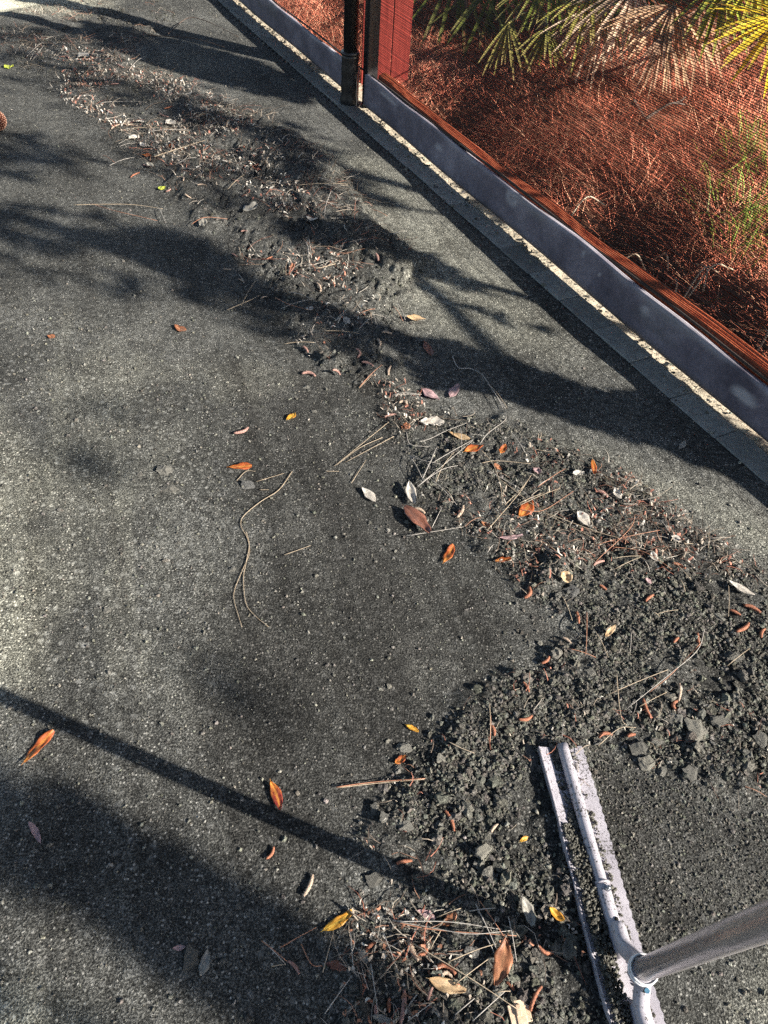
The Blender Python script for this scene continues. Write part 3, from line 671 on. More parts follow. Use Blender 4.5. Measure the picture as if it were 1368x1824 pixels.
# ------------------------------------------------------------------ palmettos behind the screen
def frond_mesh(name, segs, col, hub_drop=0.0, width=0.022):
    """segs: list of (dir3 unit, length, droop). V-folded tapering segments from a hub at the origin"""
    V = []; F = []; C = []; n = 0
    for d, Ln, droop in segs:
        d = np.asarray(d, float); d /= np.linalg.norm(d); side = np.cross(d, [0, 0, 1.0]); side /= np.linalg.norm(side) + 1e-9; up = np.cross(side, d)
        ks = np.linspace(0, 1, 8); sh = random.uniform(.65, 1.3); tipc = random.uniform(.0, .6)
        for t in ks:
            c = d * Ln * t + np.array([0, 0, -droop * t * t * Ln]); w = width * (0.25 + 2.6 * t * (1 - t) ** 0.8) * random.uniform(.95, 1.05)
            V += [c - side * w + up * w * .45, c, c + side * w + up * w * .45]
            cc = np.array(col) * sh; cc = cc * (1 - tipc * t ** 3) + np.array([.38, .26, .15]) * tipc * t ** 3; C += [cc] * 3
        for k in range(7):
            F += [(n + 3 * k, n + 3 * k + 1, n + 3 * k + 4, n + 3 * k + 3), (n + 3 * k + 1, n + 3 * k + 2, n + 3 * k + 5, n + 3 * k + 4)]
        n = len(V)
    return mesh_py(name, V, F, True, {'Col': C})
def pxdir(hub, px, py, depth):
    return atdepth(px, py, depth) - hub
def palmetto(label, base_px, fronds):
    bp = gnd(*base_px, 0.15); bz = float(bank_h(np.array([bp[0]]), np.array([bp[1]]))[0]); root = empty('palmetto', (bp[0], bp[1], bz)); tag(root, label, 'palmetto', 'palmettos behind the screen'); loc = np.array(root.location)
    crown = loc + np.array([0, 0, .08])
    b = MB(); b.tube([(0, 0, -.05), (0, 0, .06), (.01, 0, .12)], [.06, .055, .03], 10); b.build('stem', 'bark', root)
    for hub, segs, col, wd in fronds:
        me = frond_mesh('frond', segs, col, width=wd); f = link('frond', me, 'palm', root, hub - loc)
        mid = (crown + hub) / 2 + np.array([0, 0, .05]); p = MB(); p.tube(smooth_path([crown - hub, mid - hub, np.zeros(3)], 5), .006, 6); p.build('stalk', 'palm', f, True, {'Col': np.tile([col], (len(p.V), 1))})
def fan_to(hub, targets, depth, droop=0.05, jit=0.0):
    return [((lambda d: d)(pxdir(hub, px, py, depth + random.uniform(-jit, jit))), float(np.linalg.norm(pxdir(hub, px, py, depth))), droop * random.uniform(.5, 1.6)) for px, py in targets]
GREEN, YEL, TAN = (.19, .23, .03), (.52, .40, .03), (.50, .33, .21)
def fan(hx, hy, depth, a0, a1, n, r, col, wd, droop=.08, toward=.25):
    hub = atdepth(hx, hy, depth); segs = []
    for a in np.linspace(a0, a1, n):
        a = math.radians(a + random.uniform(-4, 4)); rr = r * random.uniform(.72, 1.1)
        d = atdepth(hx + rr * math.cos(a), hy + rr * math.sin(a), depth - toward * random.uniform(.3, 1.2)) - hub
        segs.append((d, float(np.linalg.norm(d)), droop * random.uniform(.3, 1.7)))
    return (hub, segs, col, wd)
PALE = (.60, .45, .33)
palmetto('palmetto with a bright yellow green fan at the right edge', (1400, 60), [fan(1392, 30, 3.3, 95, 215, 15, 128, YEL, .0105), fan(1392, 25, 3.4, 215, 330, 12, 120, YEL, .010), fan(1292, -40, 3.7, 50, 140, 14, 125, GREEN, .010), fan(1350, -50, 3.6, 60, 150, 12, 110, (.36, .34, .04), .010)])
palmetto('palmetto with hanging bleached dead fans', (1190, 60), [fan(1200, 8, 3.75, 40, 178, 28, 120, TAN, .009, .12), fan(1130, -25, 3.85, 60, 175, 26, 140, PALE, .009, .12), fan(1248, 14, 3.9, 40, 150, 16, 115, (.40, .24, .16), .008, .15), fan(1078, 8, 3.9, 70, 165, 16, 115, PALE, .008, .12), fan(1185, 60, 3.7, 50, 140, 12, 85, (.44, .28, .19), .007, .15)])
palmetto('palmetto with narrow shaded green fans left of the dead one', (960, 40), [fan(985, -60, 4.0, 50, 150, 18, 118, (.12, .15, .025), .009), fan(975, 48, 3.9, 60, 150, 12, 72, (.22, .21, .05), .007), fan(905, 42, 3.9, 60, 130, 11, 88, (.22, .20, .055), .007), fan(1052, -20, 3.9, 60, 150, 13, 115, (.26, .25, .05), .008)])
for (hx, hy, dd, lab) in [(1080, -60, 4.6, 'dark palmetto standing furthest behind the others'), (820, -70, 4.7, 'dark palmetto at the top beside the red boards')]:
    palmetto(lab, (hx, hy + 70), [fan(hx, hy, dd, -20, 200, 20, 170, (.09, .12, .025), .012), fan(hx + 70, hy + 30, dd, 20, 170, 16, 130, (.08, .10, .02), .012)])

# forked dead branch on the pine straw
br_root = empty('fallen_branch', gnd(1150, 215, .25)); tag(br_root, 'dark forked dead branch lying on the pine straw', 'branch'); loc = np.array(br_root.location)
def bpt(px, py, up=.03):
    g = gnd(px, py, .22); zb = float(bank_h(np.array([g[0]]), np.array([g[1]]))[0]) + up; return gnd(px, py, zb) - loc
b = MB(); b.tube(smooth_path([bpt(1128, 180, .08), bpt(1140, 200, .07), bpt(1150, 214, .05), bpt(1172, 240, .05)], 5), [.012 - .0003 * k for k in range(16)], 7); b.build('limb', 'twig', br_root)
b = MB(); b.tube(smooth_path([bpt(1148, 213, .05), bpt(1170, 198, .09), bpt(1195, 184, .11), bpt(1220, 186, .10)], 5), [.009 - .0004 * k for k in range(16)], 7); b.build('side_twig', 'twig', br_root)
b = MB(); b.tube(smooth_path([bpt(1195, 184, .11), bpt(1212, 180, .12), bpt(1222, 172, .12)], 4), .003, 6); b.build('side_twig', 'twig', br_root)
# pale dead stems in the hollows beside the rail
for k, pts in enumerate([[(1215, 535), (1245, 500), (1280, 485)], [(1225, 530), (1262, 495), (1305, 480)], [(1340, 640), (1356, 615), (1350, 590)], [(1100, 470), (1125, 475), (1150, 482)], [(1195, 505), (1197, 522), (1200, 540)], [(1160, 465), (1178, 475), (1190, 482)],
                        [(1010, 395), (1040, 372), (1078, 366)], [(1240, 470), (1250, 500), (1252, 520)]]):
    P = [gnd(x_, y_, .05) for x_, y_ in pts]; o = MB(); P = [p + np.array([0, 0, .05 * math.sin(math.pi * t)]) for p, t in zip(P, np.linspace(0, 1, len(P)))]
    o.tube(smooth_path([p - P[0] for p in P], 5), [.003] * (5 * (len(P) - 1) + 1), 6)
    lab = ['lower of two long pale dead stems rising from the hollow behind the rail', 'upper of two long pale dead stems rising from the hollow behind the rail', 'pale dead stem behind the rail closest to the right edge', 'short level pale dead stem over the left hollow behind the rail',
           'short upright pale dead stem left of the two long stems', 'short slanting pale dead stem between the two hollows behind the rail', 'leftmost pale dead stem arching behind the rail', 'thin upright pale dead stem crossing the two long stems'][k]
    tag(o.build('dead_stem', 'needle_tan', None, True, None, None), lab, 'stem', 'dead stems behind the rail').location = tuple(P[0])

# ------------------------------------------------------------------ trees and shrubs that shade the court (they stand out of the frame, on the sun's side)
def caster_leaves(P, n, t0, t1, z0=0.0):
    q = sample_poly(P, n); t = rng.uniform(t0, t1, n)
    # gather into long sprays so the shade is clumped and streaky
    if t1 > 4.2 and t1 - t0 > 1.45:
        cc = q[:, 0] * .39 + q[:, 1] * .92; aa = q[:, 0] * .92 - q[:, 1] * .39
        k = rng.uniform(0, 1, n) < .12 + .88 * sstep(.36, .50, fbm(cc * 6.5, aa * 1.3, 231, 3)); q, t = q[k], t[k]; n = len(q)
    C = np.column_stack([q, np.full(n, z0)]) + SUN[None] * t[:, None]
    pr = proj(C); vis = (pr[:, 2] > 0.05) & (pr[:, 0] > -40) & (pr[:, 0] < PW + 40) & (pr[:, 1] > -40) & (pr[:, 1] < PH + 40)
    dn = C[:, :2] @ NF - NO
    return C[~vis & (dn > 0.25)]
def make_tree(name, label, cat, specs, trunk_r, leaf=0.06, trunk_xy=None):
    pts = []; clusters = []
    for P, cover, t0, t1, z0 in specs:
        A = parea(P) * math.sin(SUN_EL); n = int(cover * A / (leaf * leaf * 0.28)) + 8
        c = caster_leaves(P, n, t0, t1, z0)
        if len(c): pts.append(c); clusters.append(c.mean(0)) if len(clusters) < 2 else None
    C = np.vstack(pts); n = len(C)
    base = np.array(trunk_xy) if trunk_xy is not None else C.mean(0)[:2]
    dnb = base @ NF - NO
    if dnb < 0.5: base = base + NF * (0.5 - dnb)
    bz = float(bank_h(np.array([base[0]]), np.array([base[1]]))[0]); root = empty(name, (base[0], base[1], bz)); tag(root, label, cat); loc = np.array(root.location)
    top = max(0.4, C[:, 2].mean() - bz)
    tb = MB(); tb.tube([(0, 0, -.1), (.01, .0, top * .3), (.0, .02, top * .7), (.02, 0, top)], [trunk_r * 1.15, trunk_r, trunk_r * .8, trunk_r * .45], 12); tr = tb.build('trunk', 'bark', root)
    for cl in clusters:
        lb = MB(); e = cl - loc; lb.tube(smooth_path([(0, 0, top * .6), e * .5 + np.array([0, 0, top * .28]), e], 5), [trunk_r * .4 * (1 - .07 * k) for k in range(11)], 7); lb.build('limb', 'bark', root)
    a = rng.normal(size=(n, 3)); a /= np.linalg.norm(a, axis=1)[:, None]; bvec = np.cross(a, rng.normal(size=(n, 3))); bvec /= np.linalg.norm(bvec, axis=1)[:, None]
    s = leaf * rng.uniform(.6, 1.3, n)[:, None]
    V = np.stack([C - a * s, C + bvec * s * .38, C + a * s, C - bvec * s * .38], 1).reshape(-1, 3) - loc
    sh = np.repeat(rng.uniform(.6, 1.3, n), 4)[:, None]
    link('crown', mesh_np('crown', V, np.arange(4 * n).reshape(n, 4), False, {'Col': sh * np.array([[.06, .085, .025]])}), 'canopy', root)
    return root
D1a = poly([(1480, 930), (1290, 842), (1220, 812), (1130, 784), (1040, 754), (940, 724), (860, 694), (760, 690), (700, 640), (780, 600), (880, 636), (1000, 672), (1080, 702), (1150, 700), (1290, 740), (1480, 860)])
D1b = poly([(700, 690), (600, 660), (500, 610), (380, 565), (200, 525), (-80, 480), (-80, 360), (100, 365), (250, 385), (340, 415), (430, 480), (520, 540), (640, 580), (720, 610)])
D2 = poly([(470, 400), (600, 395), (700, 425), (790, 470), (860, 512), (980, 580), (1040, 610), (900, 575), (780, 530), (720, 500), (600, 440), (500, 440)])
D3 = poly([(300, 170), (470, 200), (600, 250), (640, 300), (760, 400), (640, 350), (560, 300), (420, 260), (280, 220)])
D4 = poly([(-80, 225), (60, 235), (180, 275), (200, 320), (60, 330), (-80, 310)])
D5 = poly([(-100, 1340), (0, 1368), (150, 1430), (330, 1530), (480, 1610), (590, 1670), (740, 1780), (880, 1960), (600, 1960), (440, 1815), (300, 1720), (150, 1640), (0, 1565), (-100, 1525)])
D6 = poly([(-100, 1690), (0, 1733), (120, 1798), (280, 1895), (240, 1925), (60, 1815), (-100, 1735)])
D9 = poly([(130, 42), (300, 68), (470, 112), (560, 165), (540, 185), (470, 170), (320, 130), (190, 92)])  # leaf spray added to widen the post's shadow
D8 = poly([(-40, 50), (200, 60), (350, 110), (480, 220), (560, 330), (450, 430), (300, 340), (100, 220), (-40, 180)])
S1 = poly([(80, 680), (200, 690), (260, 780), (200, 850), (90, 830), (60, 750)])
S2 = poly([(330, 1130), (480, 1110), (560, 1220), (500, 1320), (360, 1290)])
S3 = poly([(560, 850), (620, 880), (720, 1040), (770, 1180), (700, 1170), (620, 1020)])
S4 = poly([(430, 240), (480, 240), (560, 330), (520, 360), (440, 300)])
def bpoly(pts, z): return np.array([gnd(x_, y_, z)[:2] for x_, y_ in pts])
B1 = bpoly([(750, 160), (800, 180), (900, 300), (960, 360), (1060, 440), (1000, 420), (900, 360), (790, 240)], .05)
B2 = bpoly([(1050, 360), (1130, 350), (1200, 440), (1260, 520), (1360, 640), (1280, 620), (1180, 540), (1080, 440)], .05)
B3 = bpoly([(740, -90), (1420, -90), (1420, -10), (1250, 10), (1050, 60), (900, 50), (800, 20)], .3)
B4 = bpoly([(930, 190), (1000, 175), (1010, 230), (960, 270), (920, 250)], .15)
make_tree('wax_myrtle_shrub', 'dense shrub just outside the screen on the sun side', 'shrub', [(D1a, 5.0, 1.5, 2.3, 0), (B2, 5.5, 1.2, 2.2, .05)], .018, .04, (2.3, 1.12))
make_tree('oak_tree', 'young oak beyond the screen casting the middle shade', 'tree', [(D1b, 4.2, 4.6, 8.0, 0), (S4, .8, 5, 6, 0), (S1, .45, 9, 13, 0)], .08, .06, (3.6, .52))
make_tree('laurel_tree', 'slender laurel beyond the screen casting narrow streaks', 'tree', [(D2, 3.2, 2.8, 4.4, 0), (B1, 1.8, 1.8, 2.6, .05)], .035, .05, (2.6, 1.5))
make_tree('cherry_laurel_tree', 'small leafy tree beyond the screen far along the fence', 'tree', [(D3, 1.3, 5.0, 8.0, 0), (D4, 1.6, 5.0, 8.0, 0), (D8, .6, 6, 9, 0), (D9, 4.0, 3.0, 4.0, 0), (B3, 3.4, 3.0, 4.6, .3)], .035, .055, (2.9, 2.0))
make_tree('pine_tree', 'large pine beyond the fence on the sun side', 'tree', [(D5, 5.5, 5.0, 6.4, 0), (D6, 4.5, 5.2, 6.2, 0), (S2, .22, 9, 13, 0)], .065, .06, (5.0, -1.935))
# unseen oaks added over the court to close off much of the open sky
def sky_oak(label, x, y, h, rx, n):
    root = empty('sky_blocking_oak', (x, y, -.05)); tag(root, label, 'tree', 'added oaks closing off the sky')
    b = MB(); b.tube([(0, 0, -.2), (.05, .1, h * .3), (-.1, .1, h * .6), (.1, 0, h * .95)], [.34, .26, .2, .06], 12); b.build('trunk', 'bark', root)
    for k in range(6):
        a = k * 1.05; e = np.array([math.cos(a) * rx * .7, math.sin(a) * rx * .7, h * (.85 + .1 * (k % 2))]); lb = MB(); lb.tube(smooth_path([(0, .1, h * .45), e * .5 + np.array([0, 0, h * .22]), e], 5), [.12 - .01 * q_ for q_ in range(11)], 8); lb.build('limb', 'bark', root)
    c = rng.normal(size=(70, 3)); c /= np.linalg.norm(c, axis=1)[:, None]; c = c * rng.uniform(.45, 1, (70, 1)) * np.array([rx, rx, h * .32]) + np.array([0, 0, h])
    C = c[rng.integers(0, 70, n)] + rng.normal(0, .42, (n, 3)); a = rng.normal(size=(n, 3)); a /= np.linalg.norm(a, axis=1)[:, None]; bv = np.cross(a, rng.normal(size=(n, 3))); bv /= np.linalg.norm(bv, axis=1)[:, None]
    s_ = rng.uniform(.10, .2, n)[:, None]; V = np.stack([C - a * s_, C + bv * s_ * .5, C + a * s_, C - bv * s_ * .5], 1).reshape(-1, 3)
    link('crown', mesh_np('crown', V, np.arange(4 * n).reshape(n, 4), False, {'Col': np.repeat(rng.uniform(.6, 1.3, n), 4)[:, None] * np.array([[.055, .075, .025]])}), 'canopy', root)
sky_oak('unseen tall oak added over the far left side of the court', -4.2, 5.0, 8.5, 5.2, 14000)
sky_oak('unseen tall oak added over the left side of the court', -4.6, -1.2, 8.5, 5.2, 14000)
sky_oak('unseen tall oak added beyond the far end of the fence', 1.5, 8.8, 8.0, 4.6, 11000)
sky_oak('unseen tall oak added behind the spot where the picture was taken', -1.5, -6.5, 9.0, 5.0, 12000)

# ------------------------------------------------------------------ rubble: clods and crumbs too many to count
def clod_field(name, centers, radii, base, label, tone=(0.6, 1.5), flat=0.75, sink=0.25, cat=None):
    V0, F0 = base; n = len(centers); nv = len(V0)
    J = 1 + rng.uniform(-.45, .45, (n, nv, 1)); S = rng.uniform(.7, 1.3, (n, 1, 3)); S[:, :, 2] *= flat
    th = rng.uniform(0, 6.283, n); c, s = np.cos(th), np.sin(th)
    B = V0[None] * J * S; Bx = B[:, :, 0] * c[:, None] - B[:, :, 1] * s[:, None]; By = B[:, :, 0] * s[:, None] + B[:, :, 1] * c[:, None]
    B = np.stack([Bx, By, B[:, :, 2]], -1) * radii[:, None, None]
    z = gh(centers[:, 0], centers[:, 1]) + radii * (flat - 2 * sink * flat)
    V = B + np.column_stack([centers, z])[:, None, :]
    F = F0[None] + (np.arange(n) * nv)[:, None, None]
    t = rng.uniform(*tone, n); w = rng.uniform(.94, 1.06, (n, 3)); C = np.repeat(t[:, None] * w, nv, 0)
    return tag(link(name, mesh_np(name, V.reshape(-1, 3), F.reshape(-1, 3), False, {'Col': C}), 'clod'), label, cat or 'rubble', kind='stuff')
def pl(n, lo, hi, a=2.2): 
    r = rng.uniform(0, 1, n); return (lo ** (1 - a) + r * (hi ** (1 - a) - lo ** (1 - a))) ** (1 / (1 - a))
def near_mask(q, P, lim): return sdist(P, q[:, 0], q[:, 1]) > lim
def feather(P, n, seed, lo=.25, hi=.55, f=9, spread=.08):
    q = sample_poly(P, n); q = q + rng.normal(0, 1, q.shape) * (rng.uniform(0, 1, (n, 1)) < .45) * spread
    cl = fbm(q[:, 0] * f, q[:, 1] * f, seed, 3); k = sstep(lo, hi, cl) * np.clip(.25 + sdist(P, q[:, 0], q[:, 1]) / .08, .1, 1)
    q = q[rng.uniform(0, 1, n) < k]; return q[(q @ NF - NO) < -.14]
c1 = feather(R1, 33000, 101); clod_field('crumbled_clay', c1, pl(len(c1), .0013, .0058, 2.6), ICO1, 'fine crumbled dark clay around the tool head', tone=(.45, 1.5))
c1b = feather(R1, 1700, 102, .35, .6, 8, .03); clod_field('clay_clods', c1b, pl(len(c1b), .0052, .013, 3.4), ICO2, 'loose dark clay clods heaped around the tool head', tone=(.6, 1.3), sink=.4)
c2 = feather(R2, 14000, 111); clod_field('crumbled_clay', c2, pl(len(c2), .0014, .0075, 2.7), ICO1, 'crumbled clay mixed with litter in the middle of the windrow', tone=(.45, 1.4), sink=.35)
c3 = feather(R3, 13000, 121, .35, .65, 5); clod_field('crumbled_clay', c3, pl(len(c3), .0020, .0085, 2.7), ICO1, 'crusted clay crumbs in the far windrow', tone=(.4, 1.2), sink=.4)
VIS = poly([(-60, 0), (420, 0), (1300, 760), (1480, 900), (1480, 1880), (-60, 1880)])
c4 = np.vstack([sample_poly(VIS, 5500), sample_poly(poly([(-30, 500), (1368, 900), (1400, 1860), (-30, 1860)]), 6000)])
clod_field('grit', c4, pl(len(c4), .0010, .0048, 2.9), ICO1, 'scattered grit lying on the court', tone=(0.7, 2.3), cat='grit')
qd = sample_poly(DRAG, 2000); clod_field('grit', qd, pl(len(qd), .0012, .003, 2.6), ICO1, 'dark loose granules behind the tool head', tone=(.5, 1.5), cat='grit')
# crumbs on the sand strip and bricks
su = rng.uniform(-4, 3, 1500); sdn = np.where(rng.uniform(0, 1, 1500) < .6, rng.uniform(-.03, .03, 1500), rng.uniform(-.14, -.02, 1500))
sc = UF[None] * (UO + su[:, None]) + NF[None] * (NO + sdn[:, None]); clod_field('grit', sc, pl(1500, .0015, .009, 2.2), ICO1, 'crumbs along the foot of the kick board', tone=(.6, 2.6), cat='grit')

# short litter bits mixed through the far windrow
def litter(name, P, n, lo, hi, cols, label, wd=(.0010, .0024), lift=.006):
    q = sample_poly(P, n); cl = fbm(q[:, 0] * 4, q[:, 1] * 4, 140, 3); q = q[rng.uniform(0, 1, n) < sstep(.33, .6, cl)]; n = len(q)
    th = rng.uniform(0, 6.283, n); z = gh(q[:, 0], q[:, 1]) + rng.uniform(.002, .010, n)
    C = np.array(cols)[rng.integers(0, len(cols), n)] * rng.uniform(.6, 1.25, (n, 1))
    V, F, Cv = ribbons(np.column_stack([q, z]), np.stack([np.cos(th), np.sin(th)], -1), rng.uniform(lo, hi, n), rng.normal(0, .12, n), np.column_stack([rng.normal(0, lift, n), rng.uniform(0, lift * 1.4, n)]), rng.uniform(*wd, n), C)
    return tag(link(name, mesh_np(name, V, F, False, {'Col': Cv}), 'straw'), label, 'litter', kind='stuff')
LC = [(.36, .31, .25), (.30, .25, .20), (.42, .38, .33), (.24, .14, .10), (.32, .14, .10), (.14, .11, .09)]
litter('needle_litter', R3, 4200, .015, .10, LC + [(.5, .46, .4), (.46, .40, .33)], 'broken needles and bits matted into the far windrow', (.0014, .0034), .009)
litter('twig_tangle', R3, 1300, .04, .16, [(.05, .038, .03), (.09, .07, .055), (.16, .12, .09), (.22, .17, .13), (.16, .07, .05)], 'dark tangled twigs and needles in the far windrow', (.0014, .0032), .014)
litter('twig_tangle', R2, 500, .03, .10, [(.05, .038, .03), (.12, .09, .07), (.2, .16, .12)], 'dark tangled twigs and needles in the middle of the windrow', (.001, .002), .010)
LW = poly([(60, 100), (150, 90), (350, 150), (480, 260), (560, 380), (500, 420), (400, 380), (250, 260), (120, 190)])
litter('leaf_crumbs', LW, 2600, .006, .022, [(.62, .58, .52), (.5, .47, .42), (.42, .36, .3), (.34, .16, .12), (.4, .34, .28), (.2, .17, .14)], 'pale leaf crumbs in the far windrow', (.004, .009))
litter('leaf_crumbs', poly([(400, 400), (560, 430), (720, 560), (720, 680), (560, 660), (460, 540)]), 900, .005, .018, [(.6, .56, .5), (.42, .36, .3), (.36, .17, .12)], 'pale crumbs and scraps where the far windrow meets the middle', (.003, .007))
litter('needle_litter', R2, 1500, .012, .06, LC, 'broken needles and bits in the middle of the windrow')
litter('leaf_crumbs', R2, 1500, .004, .014, [(.5, .47, .42), (.42, .36, .3), (.34, .16, .12)], 'pale leaf crumbs in the middle of the windrow', (.003, .007))
R1LOW = poly([(620, 1600), (820, 1650), (1060, 1660), (1120, 1880), (600, 1880)])
litter('needle_litter', R1LOW, 420, .01, .06, LC, 'broken needles and bits at the bottom of the picture')
litter('leaf_crumbs', R1LOW, 350, .004, .012, [(.55, .52, .47), (.42, .36, .3), (.40, .20, .13)], 'pale leaf crumbs at the bottom of the picture', (.003, .006))
litter('leaf_crumbs', R1, 420, .003, .010, [(.5, .47, .42), (.42, .36, .3), (.34, .16, .12)], 'pale crumbs scattered through the heaped clods', (.002, .004))
litter('needle_litter', R1, 700, .008, .045, LC, 'broken needles scattered through the heaped clods')
strip_poly = np.array([FP(-4, -.03)[:2], FP(3, -.03)[:2], FP(3, .05)[:2], FP(-4, .05)[:2]])
litter('needle_litter', strip_poly, 1500, .01, .06, [(.40, .33, .22), (.30, .2, .13), (.15, .11, .08), (.1, .08, .06)], 'needle bits caught along the foot of the kick board')

LAND = []; LOOSE = []
def ref(label, x, y): LAND.append((label, x, y))
# ------------------------------------------------------------------ individual stones
def stone_me(seed, lvl=2, ang=.35, flat=.55):
    r = np.random.default_rng(seed); V, F = (ICO2 if lvl == 2 else ICO3); V = V.copy()
    for _ in range(11):                        # cut flat facets
        n_ = r.normal(size=3); n_ /= np.linalg.norm(n_); d = r.uniform(.45, .8); e = V @ n_ - d; V = V - np.clip(e, 0, None)[:, None] * n_[None]
    V = V * 1.25 * (1 + r.uniform(-.07, .07, (len(V), 1)) + .09 * np.sin(V[:, :1] * 7 + seed) * np.sin(V[:, 1:2] * 6 + 1) + .06 * np.sin(V[:, 2:] * 13 + V[:, :1] * 9)); V = V * np.array([1, r.uniform(.7, 1), flat])
    return mesh_np('stone', V, F, False)
STM = [stone_me(200 + k, 3) for k in range(6)]; 
def stone(px, py, wpx, hpx, mat, label, group=None, flat=1.0, name='stone'):
    P = pix(px, py); a = pix(px - wpx / 2, py); c = pix(px + wpx / 2, py); w = np.linalg.norm(c - a) / 2
    k = random.randrange(6); me = STM[k].copy(); me.materials.clear(); me.materials.append(MT[mat])
    asp = hpx / wpx * 1.15; s = (w * .92, w * asp * .92, w * min(1.0, asp) * flat)
    o = link(name, me, None, None, (P[0], P[1], P[2] + s[2] * .10), (random.uniform(-.2, .2), random.uniform(-.2, .2), random.uniform(-.3, .3)), s)
    ref(label, px, py)
    return tag(o, label, 'stone', group)
for d in [
    (1135, 1333, 36, 34, 'stone', 'grey angular stone just above the pale wedge stone right of the tool'), (1153, 1360, 32, 24, 'stone_pale', 'pale wedge shaped stone with a dark shadow right of the tool'),
    (1178, 1372, 16, 26, 'stone', 'narrow upright grey stone beside the pale wedge stone'), (1231, 1377, 32, 26, 'stone', 'flat grey stone sunk in soil right of the narrow upright stone'),
    (1237, 1300, 42, 50, 'stone_pale', 'largest rough pale stone among the clods at right'), (1204, 1281, 28, 26, 'stone', 'blocky stone touching the largest rough stone on its left'),
    (1281, 1284, 44, 30, 'stone', 'broad dull grey stone right of the largest rough stone'), (1356, 1316, 26, 26, 'stone', 'grey stone at the right edge of the rubble'),
    (1170, 1321, 28, 20, 'stone', 'low flat clod between the wedge stone and the largest stone'), (721, 1331, 26, 24, 'stone', 'flat round stone above the orange leaf scrap'),
    (786, 1353, 27, 20, 'stone_pale', 'lumpy pale stone at the left edge of the heap'), (708, 1369, 16, 16, 'stone', 'small stone just under the orange leaf scrap'),
    (693, 1223, 12, 11, 'stone_pale', 'small pale pebble alone on the scraped court'), (691, 1320, 10, 10, 'stone_pale', 'tiny pale pebble left of the flat round stone'),
    (668, 1441, 15, 20, 'stone', 'small upright stone under the pair of straight needles'), (685, 1457, 26, 20, 'stone', 'longish grey stone at the left end of the heap'),
    (722, 1472, 26, 20, 'stone', 'rounded clod beside the longish grey stone'), (887, 1425, 26, 20, 'stone_dark', 'dark slate coloured chip in the heap left of the tool'),
    (860, 1515, 32, 36, 'stone_pale', 'palest knobbly stone in the heap left of the tool'), (668, 1567, 34, 22, 'stone', 'grey clod at the lower edge of the handle shadow'),
    (701, 1546, 20, 16, 'stone_dark', 'dark clod lying inside the handle shadow'), (945, 1352, 22, 58, 'stone_dark', 'long dark slab beside the tip of the tool head'),
    (340, 1706, 34, 44, 'stone', 'flat grey stone chip in the shade at lower left'), (399, 1712, 15, 15, 'stone', 'small grey stone right of the grey olive leaf'),
    (424, 1615, 15, 12, 'stone', 'small clod in the shade above the flat stone chip'), (443, 866, 30, 18, 'stone_dark', 'dark clod with a needle under the orange leaf'),
    (413, 1015, 14, 12, 'stone', 'small clod left of the curly needles'), (422, 990, 8, 8, 'stone_dark', 'tiny dark crumb left of the curly needles'),
    (316, 967, 12, 9, 'stone', 'small grey pebble out on the open court'), (300, 872, 34, 20, 'stone', 'crusty clod below the tan patch of turned clay'),
    (292, 838, 30, 26, 'stone', 'tan patch of turned clay crust on the open court'), (192, 1088, 16, 12, 'stone', 'small clod on the pale speckled court'),
    (88, 158, 14, 13, 'stone_dark', 'rounded dark stone near the far litter at left'), (250, 846, 12, 10, 'stone', 'small crumb left of the crusty clod'),
    (1020, 1055, 30, 22, 'stone_dark', 'dark hollow clod under the yellow tan pod'), (995, 1060, 0.1 + 20, 16, 'stone', 'grey clod left of the dark hollow clod'),
    (1305, 1170, 30, 24, 'stone', 'rough clod right of the needle bundle in the rubble'), (545, 690, 12, 10, 'stone', 'small dark stone at the shade edge above the yellow leaf'),
    (560, 733, 12, 10, 'stone', 'small grey pebble right of the little yellow leaf'), (780, 1690, 20, 16, 'stone', 'rounded clod between the bent catkins at bottom'),
    (630, 1760, 20, 18, 'stone', 'grey clod in the shade at the bottom centre'), (880, 1240 - 30, 14, 14, 'stone', 'small clod at the heap edge beside the leaning needle'),
    (1225, 865 + 470, 14, 12, 'stone', 'small clod right of the low flat clod'), (1052, 1300 - 100, 22, 18, 'stone', 'clod in the middle of the rubble above the tool tip'),
]: stone(*d)

